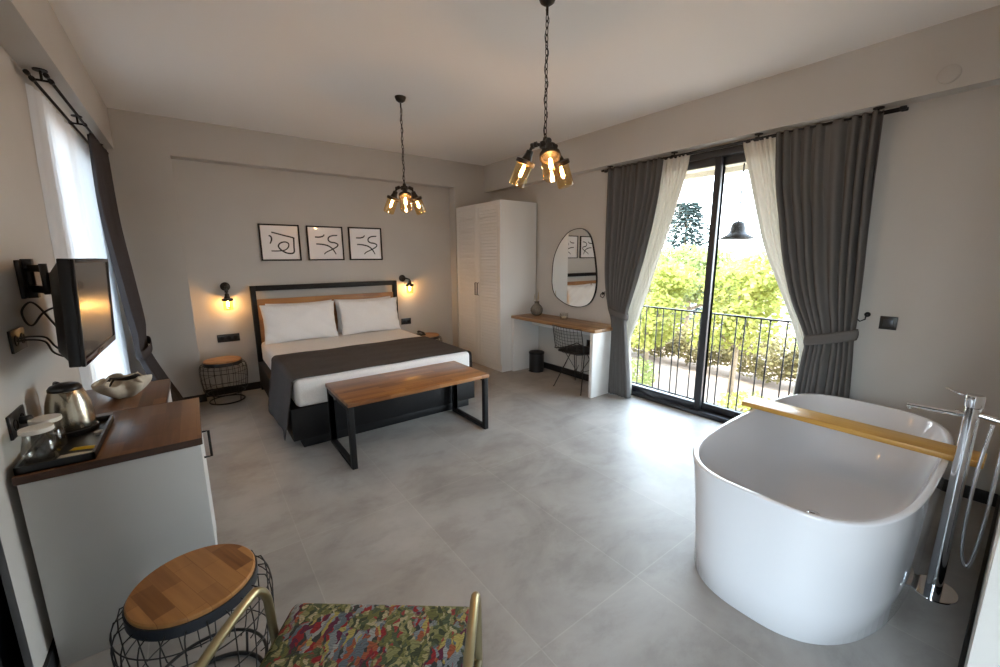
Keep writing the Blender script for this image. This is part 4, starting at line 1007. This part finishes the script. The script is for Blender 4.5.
def crv(pts, n=8):
    o = []
    for i in range(len(pts)-1):
        p0 = pts[max(0, i-1)]; p1 = pts[i]; p2 = pts[i+1]; p3 = pts[min(len(pts)-1, i+2)]
        for k in range(n):
            u = k/n; o.append(tuple(.5*((2*p1[q])+(-p0[q]+p2[q])*u+(2*p0[q]-5*p1[q]+4*p2[q]-p3[q])*u*u+(-p0[q]+3*p1[q]-3*p2[q]+p3[q])*u**3) for q in (0, 1, 2)))
    return o+[tuple(pts[-1])]
b.tube(crv([(XL+.01, 2.47, 1.232), (XL+.04, 2.48, 1.235), (XL+.08, 2.49, 1.225), (-.49, 2.45, 1.19), (-.455, 2.42, 1.165), (-.425, 2.45, 1.16)]), .004, 8)
b.tube(crv([(XL+.01, 2.44, 1.225), (XL+.04, 2.46, 1.225), (XL+.08, 2.47, 1.21), (-.495, 2.43, 1.17), (-.455, 2.40, 1.15), (-.425, 2.43, 1.15)]), .004, 8)
tag(b.build('power_cable', M['plastic'], smooth=True), 'black cable running from the wall socket to the television underside', 'cable')
b = MB(); b.tube(crv([(-.44, 2.5, 1.345), (-.47, 2.5, 1.35), (-.51, 2.48, 1.33), (-.55, 2.5, 1.28), (-.575, 2.53, 1.29), (-.585, 2.55, 1.335), (-.56, 2.55, 1.37), (-.53, 2.52, 1.355), (-.49, 2.48, 1.29), (-.46, 2.46, 1.24), (-.435, 2.47, 1.23)]), .004, 8)
tag(b.build('antenna_cable', M['plastic'], smooth=True), 'looped black cable hanging behind the television', 'cable')

# ------------------------------------------------------------------ bathtub
def sup(a, n, hx, hy):
    c_, s_ = cos(a), sin(a)
    return (hx*math.copysign(abs(c_)**(2/n), c_), hy*math.copysign(abs(s_)**(2/n), s_))
TCX, TCY = 2.645, .594
def ring(hx, hy, z, n=2.6, cx_=TCX, cy_=TCY, N=96):
    o = []
    for k in range(N):
        x_, y_ = sup(2*pi*k/N, n, hx, hy); o.append((cx_+x_, cy_+y_, z))
    return o
t = thing('bathtub', 'freestanding oval white bathtub by the sliding door', 'bathtub', (TCX, TCY, 0))
HX, HY, HZ = .888, .436, .58
rows = []
for z, k1, k2, nn in ((0.0, .872, .412, 2.75), (.004, .876, .416, 2.75), (.15, .878, .42, 2.8), (.35, .881, .427, 3.0), (.5, .884, .432, 3.25), (HZ-.010, HX-.001, HY-.001, 3.4), (HZ-.004, HX, HY, 3.4), (HZ, HX-.004, HY-.004, 3.4), (HZ, HX-.022, HY-.022, 3.4), (HZ-.004, HX-.026, HY-.026, 3.4), (HZ-.02, HX-.03, HY-.03, 3.4),
                  (.45, .80, .385, 3.2), (.32, .75, .355, 3), (.22, .69, .32, 2.8), (.17, .63, .28, 2.6), (.145, .5, .2, 2.4), (.135, .3, .13, 2.2), (.132, .1, .045, 2)):
    rows.append(ring(k1, k2, z, nn))
b = MB(); b.grid(rows, close_u=True); N = 96
b.add(rows[-1], [tuple(range(N))]); b.add(rows[0], [tuple(range(N))[::-1]])
o = b.build('tub_shell', M['acrylic'], t, smooth=True, auto=1.3)
b = MB(); b.lathe([(.0, .148), (.02, .148), (.03, .145), (.036, .138), (.037, .134)], (2.60, .594, .004), 28); b.build('drain_plug', M['chrome'], t, smooth=True)
b = MB(); b.box(2.70, 2.86, TCY-.404, TCY-.398, .485, .505); b.build('overflow_slot', M['rim'], t)
# bath board
MBd = MB().box(2.80, 2.965, .055, 1.095, HZ+.001, HZ+.031); o = MBd.build('bath_board', M['bamboo'], bevel=.003)
o['label'] = 'bamboo board laid across the bathtub'; o['category'] = 'bath board'
# mixer
mx, my = 2.622, .114
t = thing('floor_mixer_tap', 'tall chrome freestanding bath mixer with hand shower beside the bathtub', 'tap', (mx, my, 0))
MB().lathe([(.0, .0), (.098, .0), (.1, .004), (.098, .009), (.0, .01)], (mx, my, 0), 48, sx=1., sy=.8).build('floor_flange', M['chrome'], t, smooth=True, auto=.6)
b = MB(); b.lathe([(.031, .01), (.030, .1), (.028, .3), (.027, .6), (.027, .905), (.0, .906)], (mx, my, 0), 40, sx=1., sy=.9); b.build('column', M['chrome'], t, smooth=True, auto=.8)
b = MB(); b.lathe([(.0, .9065), (.027, .9065), (.029, .91), (.029, .955), (.025, .96), (.0, .961)], (mx, my, 0), 36); b.build('valve_cap', M['chrome'], t, smooth=True, auto=.6)
b = MB(); b.tube([(mx, my+.02, .945), (mx+.01, my+.09, .968)], [.004, .003], 8); b.build('lever', M['chrome'], t, smooth=True)
b = MB(); b.tube([(mx, my+.02, .865), (mx-.004, my+.2, .862)], [.012, .011], 14); b.tube([(mx-.004, my+.19, .862), (mx-.004, my+.19, .846)], .009, 12); b.build('spout', M['chrome'], t, smooth=True, auto=.8)
b = MB(); b.tube([(mx, my+.02, .872), (mx+.005, my+.05, .876)], .005, 8); b.build('diverter_knob', M['chrome'], t, smooth=True)
b = MB(); b.tube([(mx, my-.02, .876), (mx, my-.118, .862)], [.013, .012], 14); b.build('hand_shower', M['chrome'], t, smooth=True, auto=.8)
b = MB(); b.tube(crv([(2.61, .051, .85), (2.6, .059, .737), (2.6, .065, .596), (2.6, .064, .404), (2.6, .058, .268), (2.6, .046, .205), (2.6, .032, .195), (2.6, .021, .26), (2.6, .014, .432), (2.6, .013, .573), (2.6, .013, .709), (2.602, .014, .84)]), .0065, 10); b.build('shower_hose', M['chrome'], t, smooth=True)

# ------------------------------------------------------------------ armchair (local frame: +Y forward, +X right)
ABS[0] = False
t = thing('armchair', 'armchair with gold tube arms and colourful parrot-print seat in the foreground', 'armchair', (.30, 1.026, 0))
t.rotation_euler = (0, 0, math.atan2(.782, .623)-pi/2)
def arm_loop(sx):
    x = sx*.305
    pts = [(x, .045, .0), (x, .03, .3), (x, .015, .54), (x, .005, .595), (x, -.02, .63), (x, -.06, .645), (x, -.2, .64), (x, -.38, .61), (x*.98, -.5, .57)]
    return MB().tube(crv(pts, 6), .0125, 12)
for s_ in (-1, 1): arm_loop(s_).build('arm_tube', M['brass'], t, smooth=True)
for s_ in (-1, 1):
    MB().tube([(s_*.27, -.42, .40), (s_*.29, -.54, .0)], [.0125, .011], 10).build('leg', M['brass'], t, smooth=True)
b = MB(); b.tube([(-.305, .02, .37), (.305, .02, .37)], .0105, 10); b.tube([(-.305, .02, .37), (-.27, -.42, .38)], .0105, 10); b.tube([(.305, .02, .37), (.27, -.42, .38)], .0105, 10); b.tube([(-.27, -.42, .38), (.27, -.42, .38)], .0105, 10); b.build('seat_frame', M['brass'], t, smooth=True)
bm = bmesh.new(); bmesh.ops.create_cube(bm, size=1)
for v in bm.verts:
    fr = v.co.y > 0
    v.co = (v.co.x*(.585 if fr else .52), -.155+v.co.y*.54, .44+v.co.z*.085)
bmesh.ops.bevel(bm, geom=bm.edges[:], offset=.032, segments=5, profile=.5, affect='EDGES')
bmesh.ops.subdivide_edges(bm, edges=[e for e in bm.edges if e.calc_length() > .3], cuts=8, use_grid_fill=True)
for v in bm.verts:
    if v.co.z > .46: v.co.z += .018*(1-min(1, abs(v.co.x)/.29)**2)*(1-min(1, abs(v.co.y+.16)/.26)**2)
me = bpy.data.meshes.new('seat'); bm.to_mesh(me); bm.free(); me.materials.append(M['floral'])
for p in me.polygons: p.use_smooth = True
o = bpy.data.objects.new('seat', me); COL.objects.link(o); o.parent = t
rows = []
for i in range(9):
    q = i/8; rows.append([((-.23+.46*j/12), -.455-.05*q-.03*(1-(abs(j/6-1))**2), .47+.24*q) for j in range(13)])
MB().grid(rows).build('backrest', M['floral'], t, smooth=True, solid=.035)
ABS[0] = True

# ------------------------------------------------------------------ light
w = bpy.data.worlds.new('World'); SC.world = w; w.use_nodes = True; nt = w.node_tree; nt.nodes.clear(); L = nt.links
o = nt.nodes.new('ShaderNodeOutputWorld'); bg = nt.nodes.new('ShaderNodeBackground')
tc = nt.nodes.new('ShaderNodeTexCoord'); sp = nt.nodes.new('ShaderNodeSeparateXYZ'); L.new(tc.outputs['Generated'], sp.inputs[0])
r = ramp(nt, [(0, (.7, .71, .69)), (.45, (.8, .87, .93)), (.52, (.85, .93, 1)), (.75, (.68, .82, 1)), (1, (.5, .69, 1))])
mr = nt.nodes.new('ShaderNodeMapRange'); mr.inputs['From Min'].default_value = -1; mr.inputs['From Max'].default_value = 1
L.new(sp.outputs['Z'], mr.inputs['Value']); L.new(mr.outputs[0], r.inputs['Fac']); L.new(r.outputs['Color'], bg.inputs['Color'])
bg.inputs['Strength'].default_value = 6.0
L.new(bg.outputs[0], o.inputs['Surface'])
sun = bpy.data.lights.new('sun', 'SUN'); sun.energy = 6; sun.angle = .01; sun.color = (1, .93, .8)
so = bpy.data.objects.new('sun', sun); COL.objects.link(so)
so.rotation_euler = Vector((-.15, .62, .77)).to_track_quat('Z', 'Y').to_euler()
def portal(name, loc, rot, sx, sy):
    l = bpy.data.lights.new(name, 'AREA'); l.shape = 'RECTANGLE'; l.size = sx; l.size_y = sy; l.cycles.is_portal = True
    ob = bpy.data.objects.new(name, l); COL.objects.link(ob); ob.location = loc; ob.rotation_euler = rot
portal('door_portal', (4.08, 1.92, 1.23), (0, pi/2, 0), 2.47, 2.12)
portal('window_portal', (XL-.22, 4.325, 1.28), (0, -pi/2, 0), 2.33, 1.45)
portal('side_portal', (XL-.22, -.55, 1.17), (0, -pi/2, 0), 2.35, 1.25)

# ------------------------------------------------------------------ camera
cam = bpy.data.cameras.new('camera'); co = bpy.data.objects.new('camera', cam); COL.objects.link(co); SC.camera = co
cam.sensor_fit = 'HORIZONTAL'; cam.sensor_width = 36; cam.lens = 36*408/1000; cam.clip_start = .01
pi_, ro_, ya_ = .186, .0045, .642
# camera axes in world
fwd = Vector((sin(ya_)*cos(pi_), cos(ya_)*cos(pi_), -sin(pi_)))
right0 = Vector((cos(ya_), -sin(ya_), 0)); up0 = right0.cross(fwd)
right = right0*cos(ro_) - up0*sin(ro_)*(1)
up = right0*sin(ro_) + up0*cos(ro_)
R3 = Matrix((right, up, -fwd)).transposed()
co.matrix_world = Matrix.Translation((0, 0, 1.55)) @ R3.to_4x4()

SC.view_settings.view_transform = 'Standard'; SC.view_settings.look = 'None'; SC.view_settings.gamma = 1; SC.view_settings.use_curve_mapping = False
SC.view_settings.exposure = 1.78
